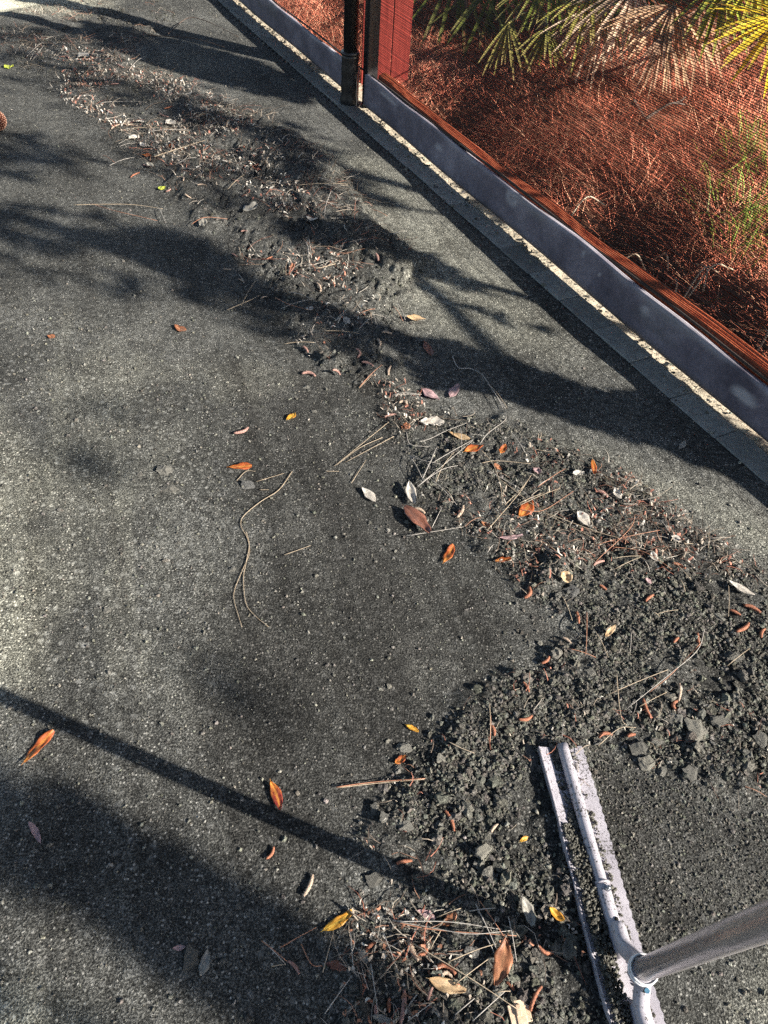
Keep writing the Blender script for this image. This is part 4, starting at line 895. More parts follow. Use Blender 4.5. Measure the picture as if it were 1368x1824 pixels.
# ------------------------------------------------------------------ leaves
def leaf_me(seed, wr, curl, fold, twist=0.0, ragged=0.0):
    """lanceolate leaf from x=-.5 (stalk) to .5, thin but solid"""
    r = np.random.default_rng(seed); nu_, nv_ = 15, 7; V = []; vein = []
    for layer in (0, 1):
        for i in range(nu_):
            t = i / (nu_ - 1); w = wr * 0.5 * (math.sin(math.pi * min(1, t * .93 + .03)) ** 0.8) * (1 + .10 * math.sin(7 * t + seed) + .06 * math.sin(17 * t + seed * 3)) + 0.004
            bendy = .035 * math.sin(math.pi * t) * (1 if seed % 2 else -1)
            for j in range(nv_):
                s = j / (nv_ - 1) * 2 - 1; ww = w * (1 - ragged * r.uniform(0, 1) * (abs(s) > .9))
                x = t - .5; y = s * ww + bendy
                z = fold * abs(s) * w + curl * (4 * (t - .5) ** 2) * .5 + twist * s * w * (t - .5) * 2 + .05 * math.sin(6 * t + 2.2 * s + seed) * wr + .03 * math.sin(13 * t - 4 * s + seed * 2) * wr
                V.append((x, y, z + (-.006 if layer else 0.0) + (.006 if j == 3 and not layer else 0))); vein.append(.85 if j == 3 else (.12 if (i % 3 == 0) else 0))
    F = []; n0 = nu_ * nv_
    for i in range(nu_ - 1):
        for j in range(nv_ - 1):
            a = i * nv_ + j; q_ = (a, a + nv_, a + nv_ + 1, a + 1); F.append(q_); F.append(tuple(n0 + k_ for k_ in q_[::-1]))
    for i in range(nu_ - 1):
        for j in (0, nv_ - 1):
            a = i * nv_ + j; F.append((a, a + nv_, a + nv_ + n0, a + n0) if j else (a + nv_, a, a + n0, a + nv_ + n0))
    # stalk
    m0 = len(V)
    for x_, rr in ((-.50, .010), (-.60, .008)):
        for k in range(4): V.append((x_, rr * math.cos(k * 1.571) + (.0), rr * math.sin(k * 1.571) + curl * .5)); vein.append(.6)
    for k in range(4): F.append((m0 + k, m0 + (k + 1) % 4, m0 + 4 + (k + 1) % 4, m0 + 4 + k))
    return V, F, vein
LEAFN = [0]
def leaf(x1, y1, x2, y2, wpx, mat, label, curl=.12, fold=.15, group=None, lift=.004, ragged=0.0, name='leaf', cat='leaf'):
    LEAFN[0] += 1
    A = pix(x1, y1, lift); B = pix(x2, y2, lift); d = B - A; Ln = float(np.linalg.norm(d)); mid = (A + B) / 2
    mx, my = (x1 + x2) / 2, (y1 + y2) / 2; e = np.array([-(y2 - y1), x2 - x1], float); e /= np.linalg.norm(e)
    wv_ = float(np.linalg.norm(gnd(mx + e[0] * wpx / 2, my + e[1] * wpx / 2) - gnd(mx - e[0] * wpx / 2, my - e[1] * wpx / 2)))
    V, F, vein = leaf_me(LEAFN[0], wv_ / Ln * 1.05, curl, fold, random.uniform(-.5, .5), ragged)
    me = mesh_py(name, V, F, True, {'vein': vein}); rz = math.atan2(d[1], d[0]); tilt = -math.asin(max(-.6, min(.6, d[2] / Ln)))
    o = link(name, me, mat, None, (mid[0], mid[1], mid[2]), (random.uniform(-.12, .12), tilt, rz), (Ln, Ln, Ln))
    ref(label, mx, my)
    return tag(o, label, cat, group)
for d in [
    (44, 1359, 96, 1302, 18, 'orange', 'large orange leaf crossing the handle shadow at left', .10, .12),
    (72, 1501, 52, 1465, 13, 'mauve', 'mauve leaf alone in the deep shade at lower left', .1, .1),
    (370, 1692, 358, 1739, 17, 'grey', 'grey olive leaf beside the flat stone chip', .1, .2),
    (308, 1689, 331, 1686, 9, 'mauve', 'pink leaf scrap left of the flat stone chip', .1, .1),
    (483, 1394, 500, 1444, 18, 'orange_red', 'orange leaf with dark red spotted tip on open court', .18, .25),
    (577, 1657, 630, 1621, 18, 'yellow', 'bright yellow leaf at the lower edge of the lit court', .08, .15),
    (724, 1292, 746, 1304, 8, 'yellow', 'little yellow leaf above the flat round stone', .1, .1),
    (704, 1360, 722, 1346, 14, 'orange', 'orange leaf scrap between two stones', .2, .2),
    (743, 1623, 776, 1636, 17, 'mauve', 'ragged pinkish leaf piece under the handle shadow', .1, .1, None, .004, .5),
    (789, 1648, 814, 1626, 17, 'rust', 'rust red leaf half in the handle shadow', .15, .2),
    (902, 1672, 882, 1756, 30, 'rust', 'biggest crumpled rust brown leaf left of the tool', .1, .3, None, .012, .1),
    (765, 1744, 830, 1765, 23, 'tan', 'tan orange leaf under the bent catkins at bottom', .08, .3, None, .008),
    (930, 1599, 948, 1650, 20, 'grey', 'grey curled leaf beside the tool head', .25, .5, None, .010),
    (979, 1618, 1004, 1641, 14, 'yellow', 'folded yellow leaf next to the grey curled leaf', .25, .6, None, .008),
    (926, 1500, 940, 1491, 8, 'yellow', 'small yellow scrap in the heap left of the tool', .1, .2),
    (925, 921, 946, 893, 20, 'orange', 'bright orange leaf under crossing needles', .1, .2, None, .008),
    (1028, 913, 1047, 940, 15, 'white', 'bleached curled leaf with brown tip amid the windrow', .25, .5, None, .008),
    (891, 959, 931, 954, 8, 'mauve', 'narrow pale pink leaf below the bright orange one', .1, .2, None, .008),
    (882, 1000, 911, 996, 9, 'orange', 'narrow orange leaf lying level in the windrow', .1, .3, None, .008),
    (1001, 1019, 1014, 1038, 17, 'tan', 'yellow tan pod above the dark hollow clod', .2, .6, None, .012),
    (1078, 1136, 1095, 1116, 11, 'tan', 'pale tan leaf standing in the clods', .3, .3, None, .014),
    (1298, 1036, 1343, 1061, 9, 'white', 'long slim bleached leaf near the right edge', .12, .4, None, .012),
    (1195, 955, 1213, 967, 9, 'white', 'short bleached leaf at the upper rim of the rubble', .2, .4, None, .008),
    (1160, 984, 1171, 1002, 9, 'white', 'small bleached leaf where the long needles meet', .2, .4, None, .008),
    (1054, 821, 1058, 847, 9, 'orange', 'small upright orange leaf near the shade edge', .2, .4, None, .008),
    (890, 809, 899, 794, 12, 'orange', 'crinkled orange leaf right of the long orange one', .3, .3, None, .006, .3),
    (408, 833, 449, 831, 10, 'orange', 'narrow orange leaf alone on the open court', .1, .2),
    (511, 748, 526, 736, 9, 'yellow', 'little yellow leaf near the top of the lit court', .1, .2),
    (645, 870, 668, 895, 13, 'white', 'white bleached leaf alone on the scraped court', .12, .2),
    (729, 861, 738, 900, 16, 'white', 'white folded leaf at the edge of the windrow', .15, .7, None, .008),
    (720, 905, 765, 951, 21, 'brown', 'biggest glossy brown leaf at the edge of the windrow', .1, .4, None, .012),
    (790, 1002, 807, 971, 16, 'orange', 'orange leaf on the court just below the windrow', .1, .2),
    (749, 752, 791, 753, 17, 'white', 'broad ragged white leaf near the shade edge', .1, .2, None, .008, .5),
    (801, 771, 837, 783, 8, 'tan', 'slim pale yellow leaf above the long orange leaf', .1, .3, None, .006),
    (828, 805, 860, 794, 12, 'orange', 'long orange leaf below the slim pale one', .1, .2, None, .006),
    (753, 694, 782, 713, 12, 'mauve', 'pink mauve leaf in the shade above the white leaf', .1, .2),
    (802, 708, 817, 686, 14, 'mauve', 'oval pale mauve leaf in the shade', .08, .15),
    (756, 609, 770, 633, 11, 'brown', 'brown leaf high up in the shade', .1, .2),
    (716, 766, 730, 757, 13, 'rust', 'crumbled rust leaf piece left of the broad white leaf', .2, .2, None, .006, .6),
    (312, 580, 331, 591, 9, 'rust', 'small red brown leaf alone in the upper left shade', .15, .2),
    (85, 598, 98, 602, 6, 'rust', 'tiny rust scrap near the left edge', .15, .2),
    (1209, 801, 1220, 785, 9, 'grey', 'grey leaf lying by the brick edging', .1, .2),
    (9, 121, 24, 118, 7, 'lime', 'lime green leaf in the upper left', .15, .2),
    (435, 379, 457, 365, 11, 'grey', 'grey curled leaf in the far windrow', .2, .4, None, .008),
    (356, 402, 368, 392, 11, 'grey', 'broad grey leaf at the near edge of the far windrow', .15, .2, None, .006),
    (548, 388, 564, 393, 7, 'white', 'small white leaf in the dark far windrow', .15, .2, None, .006),
    (262, 292, 272, 299, 5, 'grey', 'small grey curled leaf in the far litter', .3, .4, None, .006),
    (251, 254, 257, 262, 5, 'white', 'small white oval leaf in the far litter', .1, .2, None, .006),
    (232, 243, 240, 248, 9, 'white', 'round white leaf piece in the far litter', .1, .2, None, .006),
    (140, 98, 158, 101, 7, 'white', 'pale leaf piece at the back of the far litter', .1, .2, None, .006),
    (243, 217, 256, 216, 6, 'white', 'crumpled white leaf in the middle of the far litter', .1, .2, None, .006, .5),
    (296, 216, 312, 222, 8, 'white', 'ragged white leaf among red needles in the far litter', .1, .2, None, .006, .5),
    (253, 276, 268, 278, 5, 'orange', 'small orange leaf left of the long far twig', .1, .2, None, .006),
    (300, 262, 310, 259, 5, 'orange', 'tiny orange leaf above the long far twig', .1, .2, None, .006),
    (282, 334, 294, 337, 6, 'lime', 'faded green leaf scrap in the far litter', .1, .2, None, .005),
    (516, 482, 522, 472, 8, 'rust', 'orange red leaf scrap at the near edge of the far windrow', .3, .3, None, .006),
    (547, 552, 558, 548, 6, 'white', 'pale blue white leaf tip in the shade', .1, .2, None, .006),
    (668, 1661, 658, 1640 + 30, 8, 'white', 'white leaf sliver left of the pinkish leaf piece', .1, .2, None, .006),
    (682, 1616, 700, 1631, 7, 'white', 'white leaf sliver above the pinkish leaf piece', .1, .2, None, .006),
    (722, 1620, 728, 1632, 7, 'white', 'tiny white leaf bit beside the pinkish leaf piece', .1, .2, None, .006),
    (580, 1716, 618, 1728, 18, 'brown', 'ragged brown leaf piece in the bottom shade', .1, .2, None, .006, .6),
    (640, 1690, 655, 1715, 20, 'grey', 'ragged grey leaf in the bottom shade', .1, .2, None, .006, .7),
    (664, 1810, 700, 1824, 16, 'grey', 'grey torn leaf at the bottom edge', .1, .2, None, .006, .6),
    (318, 1786, 325, 1782, 6, 'white', 'tiny bright white scrap in the lower left shade', .05, .1),
    (1150, 1290 - 260, 1160, 1040, 6, 'mauve', 'small pink leaf bit amid the rubble', .1, .2, None, .008),
    (725, 566, 758, 571, 8, 'tan', 'curled bleached sliver with red needles at the lit streak', .2, .5, None, .012),
    (612, 565, 622, 578, 9, 'white', 'white chip at the edge of the crusted clay', .1, .2, None, .008, .4),
    (880, 826, 892, 838, 9, 'rust', 'crumbled orange fleck under the crossing needles', .2, .3, None, .008, .5),
    (950, 835, 962, 843, 12, 'mauve', 'pink crumbled leaf at the end of a straight needle', .2, .3, None, .008, .5),
    (858, 930, 872, 940, 10, 'rust', 'dark red crumpled leaf where a curved needle ends', .2, .3, None, .008, .5),
    (1020, 845, 1040, 842, 9, 'white', 'pale leaf sliver below the shade edge', .2, .3, None, .008, .3),
    (1095, 870, 1105, 890, 12, 'white', 'ragged pale leaf right of the mauve catkin', .2, .3, None, .008, .5),
]: leaf(*d)
# tiny white paper-like chip and wood chip
ch = empty('wood_chip', pix(925, 1806)); tag(ch, 'pale splintered wood chip at the bottom edge', 'wood chip')
b = MB()
for k, (cx_, w_, l_, z_) in enumerate([(-.010, .0075, .014, .0055), (.001, .0080, .019, .0075), (.011, .0060, .012, .0060), (-.003, .0040, .008, .0100)]): b.box((cx_, .002 * k - .003, z_), (.97, .22 - .02 * k, .02 * k), (-.22 + .02 * k, .97, -.03), (-.01, .03, 1), w_, l_, .0022, .0009)
b.build('splinter_layer', 'wood', ch, False)

# ------------------------------------------------------------------ catkins
def catkin(x1, y1, x2, y2, bend, mat, label, rpx=3.4, group=None, lift=None):
    A = pix(x1, y1, .003); B = pix(x2, y2, .003); d = B - A; Ln = float(np.linalg.norm(d)); mid = (A + B) / 2; r = rpx * .76 * mid_scale(mid)
    n = 15; path = []; R = []
    for i in range(n):
        t = i / (n - 1); path.append((Ln * (t - .5), bend * Ln * (4 * t * (1 - t) - .5), 0.15 * r * math.sin(6 * t))); 
        R.append(r * (0.55 + .45 * math.sin(math.pi * (t * .9 + .07))) * (1 + .13 * (-1) ** i))
    b = MB(); b.tube(path, R, 7); o = b.build('catkin', mat, None, True); o.location = (mid[0], mid[1], mid[2] + r * .6)
    o.rotation_euler = (random.uniform(-.2, .2), -math.asin(max(-.5, min(.5, d[2] / Ln))), math.atan2(d[1], d[0]))
    if group: LOOSE.append((o, 'catkin', mat, (x1, y1), (x2, y2)))
    else: ref(label, (x1 + x2) / 2, (y1 + y2) / 2)
    return tag(o, label, 'catkin', group)
def mid_scale(P): return float((P - CAM) @ FWD) / FPX
CR, CHP, CB, CF, CM = 'catkins in the rubble at right', 'catkins in the heap beside the tool', 'catkins in the bottom litter', 'catkins in the far windrow', 'catkins in the middle windrow'
for d in [
    (956, 1687, 989, 1698, -.25, 'catkin_orange', 'dark orange bent catkin in the shadow beside the tool head', 5),
    (943, 1800, 963, 1756, .08, 'catkin_orange', 'long orange catkin beside the pale wood chip', 5),
    (1065, 1312, 1089, 1307, .2, 'catkin_orange', 'orange catkin just right of the tool tip under a needle', 4.5),
    (1117, 1312, 1131, 1308, .1, 'catkin_orange', 'short orange catkin touching the grey angular stone', 4.5),
    (925, 1284, 948, 1277, -.15, 'catkin_orange', 'orange catkin above left of the tool tip', 4.5),
    (877, 1293, 881, 1311, .1, 'catkin_orange', 'short orange catkin at the foot of the leaning needle', 4),
    (874, 1482, 886, 1468, .1, 'catkin_tan', 'pale orange catkin above the palest knobbly stone', 4),
    (936, 1067, 945, 1048, -.25, 'catkin_orange', 'hooked orange catkin beside the dark hollow clod', 5),
    (965, 1183, 979, 1171, -.15, 'catkin_orange', 'orange catkin at the left edge of the rubble', 4),
    (932, 1215, 943, 1233, .1, 'catkin_orange', 'thin orange catkin leaning at the heap edge', 3),
    (1144, 1246, 1159, 1280, -.08, 'catkin_orange', 'long red orange catkin below the needle bundle', 4.5),
    (1210, 1219, 1209, 1249, .05, 'catkin_tan', 'straight upright orange tan catkin in the rubble', 4.2),
    (1202, 1249, 1201, 1265, -.4, 'catkin_orange', 'curled orange catkin touching the straight upright one', 4.5),
    (1325, 1078, 1354, 1091, .12, 'catkin_orange', 'ragged orange catkin near the right edge', 5),
    (1312, 1127, 1334, 1112, -.08, 'catkin_orange', 'thick red orange catkin near the right edge', 5),
    (514, 1711, 534, 1734, .1, 'catkin_pink', 'mauve catkin alone in the bottom shade', 4),
    (476, 1531, 489, 1510, -.15, 'catkin_orange', 'orange catkin alone left of the handle shadow', 4),
    (542, 1597, 558, 1559, -.08, 'catkin_tan', 'long tan catkin between shade and handle shadow', 5),
    (706, 1538, 734, 1533, .06, 'catkin_orange', 'orange catkin on top of the dark clod', 4.5),
    (794, 1444, 810, 1480, .1, 'catkin_orange', 'orange yellow catkin in the middle of the heap', 4.5),
    (770, 1727, 811, 1728, .35, 'catkin_orange', 'arched orange catkin above the tan orange leaf', 6),
    (782, 1740, 806, 1738, .45, 'catkin_tan', 'pale curled catkin inside the arched orange one', 5),
    (748, 1704, 760, 1682, -.4, 'catkin_orange', 'hooked orange catkin against the pale husk', 5),
    (727, 1672, 744, 1712, -.1, 'catkin_tan', 'pale split husk left of the hooked catkin', 7),
    (714, 1824, 721, 1764, -.06, 'catkin_pink', 'longest mauve catkin at the bottom edge', 6),
    (418, 774, 443, 764, -.15, 'catkin_pink', 'pale pink catkin alone on the upper court', 4),
    (539, 665, 562, 669, .25, 'catkin_pink', 'pink curved catkin at the edge of the upper shade', 4),
    (815, 923, 826, 902, -.1, 'catkin_tan', 'tan catkin right of the biggest brown leaf', 4.2),
    (738, 906, 757, 914, .15, 'catkin_tan', 'tan catkin touching the biggest brown leaf', 4),
    (711, 717, 725, 719, .35, 'catkin_tan', 'white hooked catkin left of the pink mauve leaf', 3.6),
    (1064, 875, 1082, 886, .15, 'catkin_pink', 'mauve catkin below the small upright orange leaf', 5),
]: catkin(*d)
for (x1, y1, x2, y2, bd_, mt_) in [(1149, 1071, 1163, 1060, .05, 'catkin_orange'), (1197, 1003, 1221, 1013, .08, 'catkin_orange'), (1067, 1043, 1080, 1051, .05, 'catkin_orange'), (1299, 1087, 1319, 1096, .05, 'catkin_orange'),
        (1354, 1135, 1361, 1120, .1, 'catkin_orange'), (1241, 1129, 1245, 1150, -.05, 'catkin_orange'), (1199, 1145, 1208, 1136, .05, 'catkin_orange'), (1001, 1136, 1017, 1146, .1, 'catkin_tan'), (1056, 1007, 1075, 999, .1, 'catkin_pink'), (1027, 1091, 1031, 1111, .05, 'catkin_orange')]:
    catkin(x1, y1, x2, y2, bd_, mt_, 'small catkin lying among the clods at right', 3.8, CR)
for (x1, y1, x2, y2, bd_, mt_) in [(650, 1696, 668, 1678, .1, 'catkin_orange'), (635, 1787, 663, 1782, .1, 'catkin_orange'), (693, 1804, 693, 1778, .05, 'catkin_orange'), (761, 1782, 770, 1758, .05, 'catkin_pink'), (902, 1749, 916, 1764, .1, 'catkin_orange'), (672, 1815, 668, 1790, .08, 'catkin_pink')]:
    catkin(x1, y1, x2, y2, bd_, mt_, 'short catkin in the litter along the bottom', 4.5, CB)
for (x1, y1, x2, y2, bd_, mt_) in [(596, 657, 603, 669, .4, 'catkin_pink'), (637, 622, 639, 638, .3, 'catkin_pink'), (691, 669, 695, 653, .1, 'catkin_tan'), (685, 743, 705, 738, .1, 'catkin_pink'), (645, 645, 665, 652, .1, 'catkin_pink'), (655, 672, 668, 668, .1, 'catkin_tan'), (540, 618, 549, 628, .1, 'catkin_pink'),
        (680, 592, 698, 595, .1, 'catkin_tan'), (673, 605, 678, 616, .1, 'catkin_tan'), (670, 452, 674, 466, .1, 'catkin_pink'), (565, 505, 572, 520, .1, 'catkin_tan')]:
    catkin(x1, y1, x2, y2, bd_, mt_, 'small pale catkin in the upper middle of the windrow', 3.2, CM)
far_c = [(195, 200), (205, 226), (228, 222), (262, 296), (300, 192), (290, 205), (330, 230), (365, 228), (345, 262), (240, 312), (205, 150), (155, 105), (190, 99), (214, 118), (148, 150), (118, 102), (322, 318), (360, 330), (420, 322), (455, 300), (300, 340), (335, 350), (405, 480), (418, 455), (480, 460), (435, 412), (430, 500), (470, 590 - 60)]
for k, (x_, y_) in enumerate(far_c):
    a = random.uniform(-.6, .6); L_ = random.uniform(5, 9); catkin(x_ - L_ * math.cos(a), y_ - L_ * math.sin(a), x_ + L_ * math.cos(a), y_ + L_ * math.sin(a), random.uniform(-.3, .3), ['catkin_pink', 'catkin_tan', 'catkin_tan', 'catkin_pink', 'catkin_orange'][k % 5], 'tiny catkin in the far windrow', 1.7, CF)

# ------------------------------------------------------------------ single needles and twigs
def needle(pts, mat, label, group=None, r=.0011, lift=.006, arch=.0, name='pine_needle', cat='needle'):
    P = [pix(x_, y_, lift) for x_, y_ in pts]; Q = smooth_path(P, 6); m = len(Q)
    Q = [q + np.array([0, 0, arch * math.sin(math.pi * i / (m - 1))]) for i, q in enumerate(Q)]; c = Q[0]
    b = MB(); b.tube([q - c for q in Q], [r * (1 - .45 * i / (m - 1)) for i in range(m)], 5); o = b.build(name, mat, None, True); o.location = tuple(c)
    if group: LOOSE.append((o, 'needle', mat, pts[0], pts[-1]))
    return tag(o, label, cat, group)
def c4_(pts): return [(400 + x_ / 2.736, 600 + y_ / 2.736) for x_, y_ in pts]
def c5_(pts): return [(868 + x_ / 2.736, 780 + y_ / 2.736) for x_, y_ in pts]
def c7_(pts): return [(434 + x_ / 2.736, 1274 + y_ / 2.736) for x_, y_ in pts]
def c9_(pts): return [(680 + x_ / 4.56, 680 + y_ / 4.56) for x_, y_ in pts]
needle(c4_([(330, 655), (265, 745), (180, 800), (95, 870), (80, 920), (110, 980), (122, 1050), (90, 1130), (50, 1230), (48, 1290), (85, 1415)]), 'needle_tan', 'longest wavy tan needle on the open court', None, .0011, .003)
needle(c4_([(103, 945), (120, 1010), (105, 1100), (92, 1180), (105, 1300), (150, 1360), (213, 1412)]), 'needle_tan', 'second wavy tan needle curving off to the right', None, .0011, .003)
needle(c7_([(450, 350), (640, 325), (885, 308)]), 'needle_rust', 'upper of two straight needles lying onto the heap', None, .0011, .008)
needle(c7_([(452, 354), (660, 330), (880, 312)]), 'needle_tan', 'lower of two straight needles lying onto the heap', None, .0011, .006)
needle([(275, 279), (320, 264), (365, 250)], 'needle_tan', 'long tan twig lying in the far litter', None, .003, .012, .0, 'twig', 'twig')
needle(c4_([(1110, 95), (1140, 150), (1200, 155), (1260, 190), (1320, 280), (1368, 350)]), 'needle_grey', 'wavy grey root strand in the upper shade', None, .0018, .006, 0, 'root', 'root')
needle([(300, 60), (335, 38), (372, 45), (425, 66)], 'twig', 'arched dead twig at the back of the far windrow', None, .003, .02, .02, 'twig', 'twig')
needle([(260, 62), (300, 68), (350, 72), (400, 84)], 'twig', 'straight dead twig at the back of the far windrow', None, .0028, .02, .01, 'twig', 'twig')
OPEN, MIDG, RUB, BOT, FAR = 'needles lying on the open court', 'needles crossing in the middle windrow', 'needles lying on the rubble at right', 'needles in the bottom litter', 'needles in the far windrow'
for p in [[(800, 415), (535, 630)], [(770, 490), (660, 540), (545, 625)], [(825, 485), (590, 610)], [(618, 713), (690, 600)], [(490, 655), (558, 655)], [(290, 1063), (420, 1017)], [(155, 705), (290, 665)], [(655, 250), (775, 135)], [(60, 700), (105, 655), (150, 655)], [(170, 745), (215, 745)]]:
    needle(c4_(p), 'needle_tan', 'tan needle lying on the open court left of the windrow', OPEN, .0009, .004)
for p in [[(885, 970), (1170, 925)], [(960, 700), (1035, 535)], [(945, 725), (1210, 505)], [(1010, 930), (1060, 830)], [(820, 280), (960, 280)]]:
    needle(c4_(p), 'needle_grey', 'pale needle crossing in the middle of the windrow', MIDG, .0010, .012)
for p in [[(300, 490), (400, 470), (520, 410), (690, 335)], [(320, 810), (400, 650), (450, 525)], [(290, 850), (480, 730), (620, 680)], [(440, 810), (500, 690), (590, 570)], [(410, 660), (600, 560), (745, 470)], [(800, 500), (860, 430), (1000, 320), (1000, 250)], [(810, 660), (940, 655), (1210, 668)],
          [(860, 720), (1000, 810), (1130, 890), (1260, 990)], [(1000, 1000), (1130, 880), (1215, 760)], [(1260, 855), (1368, 790)], [(1100, 995), (1368, 890)], [(410, 800), (500, 890), (610, 1000)], [(860, 15), (920, 110), (985, 215)], [(870, 20), (1020, 215)], [(700, 435), (820, 442)], [(200, 410), (230, 520), (380, 530)],
          [(1040, 400), (1110, 500), (1160, 570)], [(800, 545), (900, 680), (960, 850), (980, 1000)], [(220, 600), (330, 650), (480, 670)], [(100, 100), (310, 105)], [(640, 370), (650, 560)], [(230, 610), (325, 775)]]:
    needle(c9_(p), random.choice(['needle_grey', 'needle_grey', 'needle_tan']), 'pale needle crossing in the middle of the windrow', MIDG, .0010, .012, .006)
for p in [[(145, 335), (355, 245)], [(45, 190), (280, 370), (530, 495)], [(280, 530), (460, 640)], [(270, 360), (560, 470), (830, 545), (995, 690)], [(530, 520), (840, 450)], [(530, 600), (690, 450), (720, 375)], [(600, 590), (750, 575)], [(620, 640), (750, 580)], [(950, 520), (1005, 517)],
          [(245, 240), (380, 150)], [(365, 770), (415, 890)], [(485, 850), (480, 1060)], [(390, 1025), (530, 1070)], [(700, 950), (695, 1050)], [(525, 940), (590, 1070)], [(1060, 930), (1020, 1040), (880, 1160), (680, 1320)], [(1040, 1000), (900, 1150), (790, 1240)], [(590, 1250), (880, 1130)], [(740, 1310), (875, 1240)],
          [(630, 1150), (640, 1300), (655, 1380), (680, 1400)], [(540, 1500), (640, 1420), (725, 1412)], [(820, 860), (930, 838)], [(940, 690), (965, 750)], [(1175, 720), (1175, 870)], [(1170, 1110), (1280, 1025)], [(0, 450), (150, 280), (215, 180)], [(160, 350), (270, 358), (420, 260)], [(800, 850), (840, 870)],
          [(10, 1290), (15, 1440)], [(0, 560), (30, 520)], [(840, 400), (880, 450)], [(600, 530), (760, 560), (900, 640)]]:
    needle(c5_(p), random.choice(['needle_grey', 'needle_tan', 'needle_tan', 'needle_rust']), 'needle lying across the rubble on the right side', RUB, .0010, .014, .004)
for p in [[(175, 1135), (355, 1035)], [(88, 1100), (212, 1200)], [(95, 1098), (205, 1215)], [(135, 1225), (205, 1215)], [(280, 1115), (330, 1215), (385, 1222)], [(385, 1255), (440, 1050)], [(520, 1055), (535, 1240)], [(680, 1060), (752, 1250)], [(745, 1005), (1000, 1010), (1260, 1045)], [(745, 1010), (950, 1050), (1330, 1075)],
          [(750, 1008), (900, 1035), (1100, 1068), (1300, 1050)], [(960, 1050), (910, 1140)], [(830, 1115), (1080, 1270), (1330, 1430)], [(1000, 1200), (1150, 1140), (1290, 1100)], [(1030, 1310), (1210, 1175)], [(395, 1455), (525, 1275)], [(620, 1215), (655, 1455)], [(1115, 1490), (1280, 1340)], [(800, 1490), (920, 1400)],
          [(1030, 1460), (1125, 1380)], [(1000, 130), (1060, 165), (1125, 185)], [(1200, 130), (1205, 0)], [(1130, 920), (1250, 1180)], [(1150, 905), (1300, 1130)], [(1290, 980), (1330, 1200)], [(1100, 955), (1230, 940)], [(1180, 1080), (1240, 1200)], [(940, 985), (1060, 940)], [(740, 1450), (745, 1500)], [(830, 1415), (930, 1400)], [(1230, 1350), (1300, 1345)]]:
    needle(c7_(p), random.choice(['needle_grey', 'needle_grey', 'needle_tan', 'needle_rust']), 'needle lying in the tangled litter along the bottom', BOT, .0010, .012, .004)
for p in [[(160, 362), (205, 378), (280, 393)], [(130, 365), (190, 366), (240, 367), (290, 372)], [(340, 400), (365, 390), (405, 390)], [(405, 552), (440, 540), (465, 525)], [(490, 530), (515, 545), (550, 552)], [(500, 550), (560, 532)], [(25, 108), (62, 117), (82, 122)], [(48, 100), (72, 80), (80, 77)], [(60, 104), (75, 88), (78, 80)], [(115, 60), (130, 80), (140, 92)], [(230, 125), (245, 110), (260, 100)],
          [(178, 183), (210, 183), (262, 182)], [(145, 171), (165, 172)], [(265, 234), (300, 233), (340, 232)], [(232, 228), (280, 230), (338, 234)], [(350, 207), (372, 205), (395, 228)], [(340, 180), (342, 214)], [(296, 270), (330, 290)], [(318, 290), (350, 280)], [(405, 338), (437, 310)], [(450, 352), (480, 368)], [(530, 330), (620, 328)], [(660, 373), (690, 385)], [(200, 90), (215, 105)],
          [(590, 340), (580, 370), (578, 392)], [(598, 470), (565, 480), (540, 470)], [(548, 440), (552, 480)], [(455, 500), (430, 545)], [(500, 614), (560, 610)], [(570, 590), (640, 594)], [(640, 585), (665, 565)], [(435, 505), (425, 488)], [(205, 290), (180, 275)], [(195, 295), (240, 280)], [(212, 262), (240, 255)], [(700, 545), (718, 572)], [(708, 540), (722, 570)], [(640, 690), (680, 650)], [(283, 370), (298, 405)], [(635, 562), (668, 550)],
          [(545, 430), (552, 455)], [(540, 425), (560, 450)], [(550, 425), (555, 460)], [(515, 520), (560, 535)]]:
    needle(p, random.choice(['needle_grey', 'needle_tan', 'needle_grey', 'needle_rust']), 'thin needle lying in or near the far windrow', FAR, .0013, .012, .006)

# ------------------------------------------------------------------ pine cone at the left edge
pc = pix(-1, 233); cone = empty('pine_cone', (pc[0], pc[1], pc[2] + .045)); tag(cone, 'reddish brown pine cone cut off by the left edge', 'pine cone')
cone.rotation_euler = (math.radians(72), 0, math.radians(25))
b = MB(); zs = np.linspace(-.06, .06, 12); b.tube([(0, 0, z) for z in zs], [max(.004, .030 * math.cos(z * 19) ** .8) if abs(z) < .058 else .006 for z in zs], 12); b.build('core', 'cone', cone)
sm = MB(); sm.add([(-.006, -.002, 0), (.006, -.002, 0), (.011, .016, .004), (-.011, .016, .004), (.008, .025, .006), (-.008, .025, .006), (0, .029, .010), (-.006, -.002, -.004), (.006, -.002, -.004), (.010, .018, -.002), (-.010, .018, -.002), (0, .028, .002)],
                  [(0, 1, 2, 3), (3, 2, 4, 5), (5, 4, 6), (8, 7, 10, 9), (9, 10, 11), (1, 8, 9, 2), (7, 0, 3, 10), (2, 9, 11, 6), (10, 3, 6, 11), (0, 7, 8, 1)])
scm = mesh_py('scale', sm.V, sm.F, False); scm.materials.append(MT['cone'])
tm = MB(); tm.add([(-.004, .0235, .008), (.004, .0235, .008), (.003, .030, .011), (-.003, .030, .011), (0, .0265, .0145)], [(0, 1, 4), (1, 2, 4), (2, 3, 4), (3, 0, 4), (3, 2, 1, 0)])
tipm = mesh_py('prickle', tm.V, tm.F, False); tipm.materials.append(MT['cone_tip'])
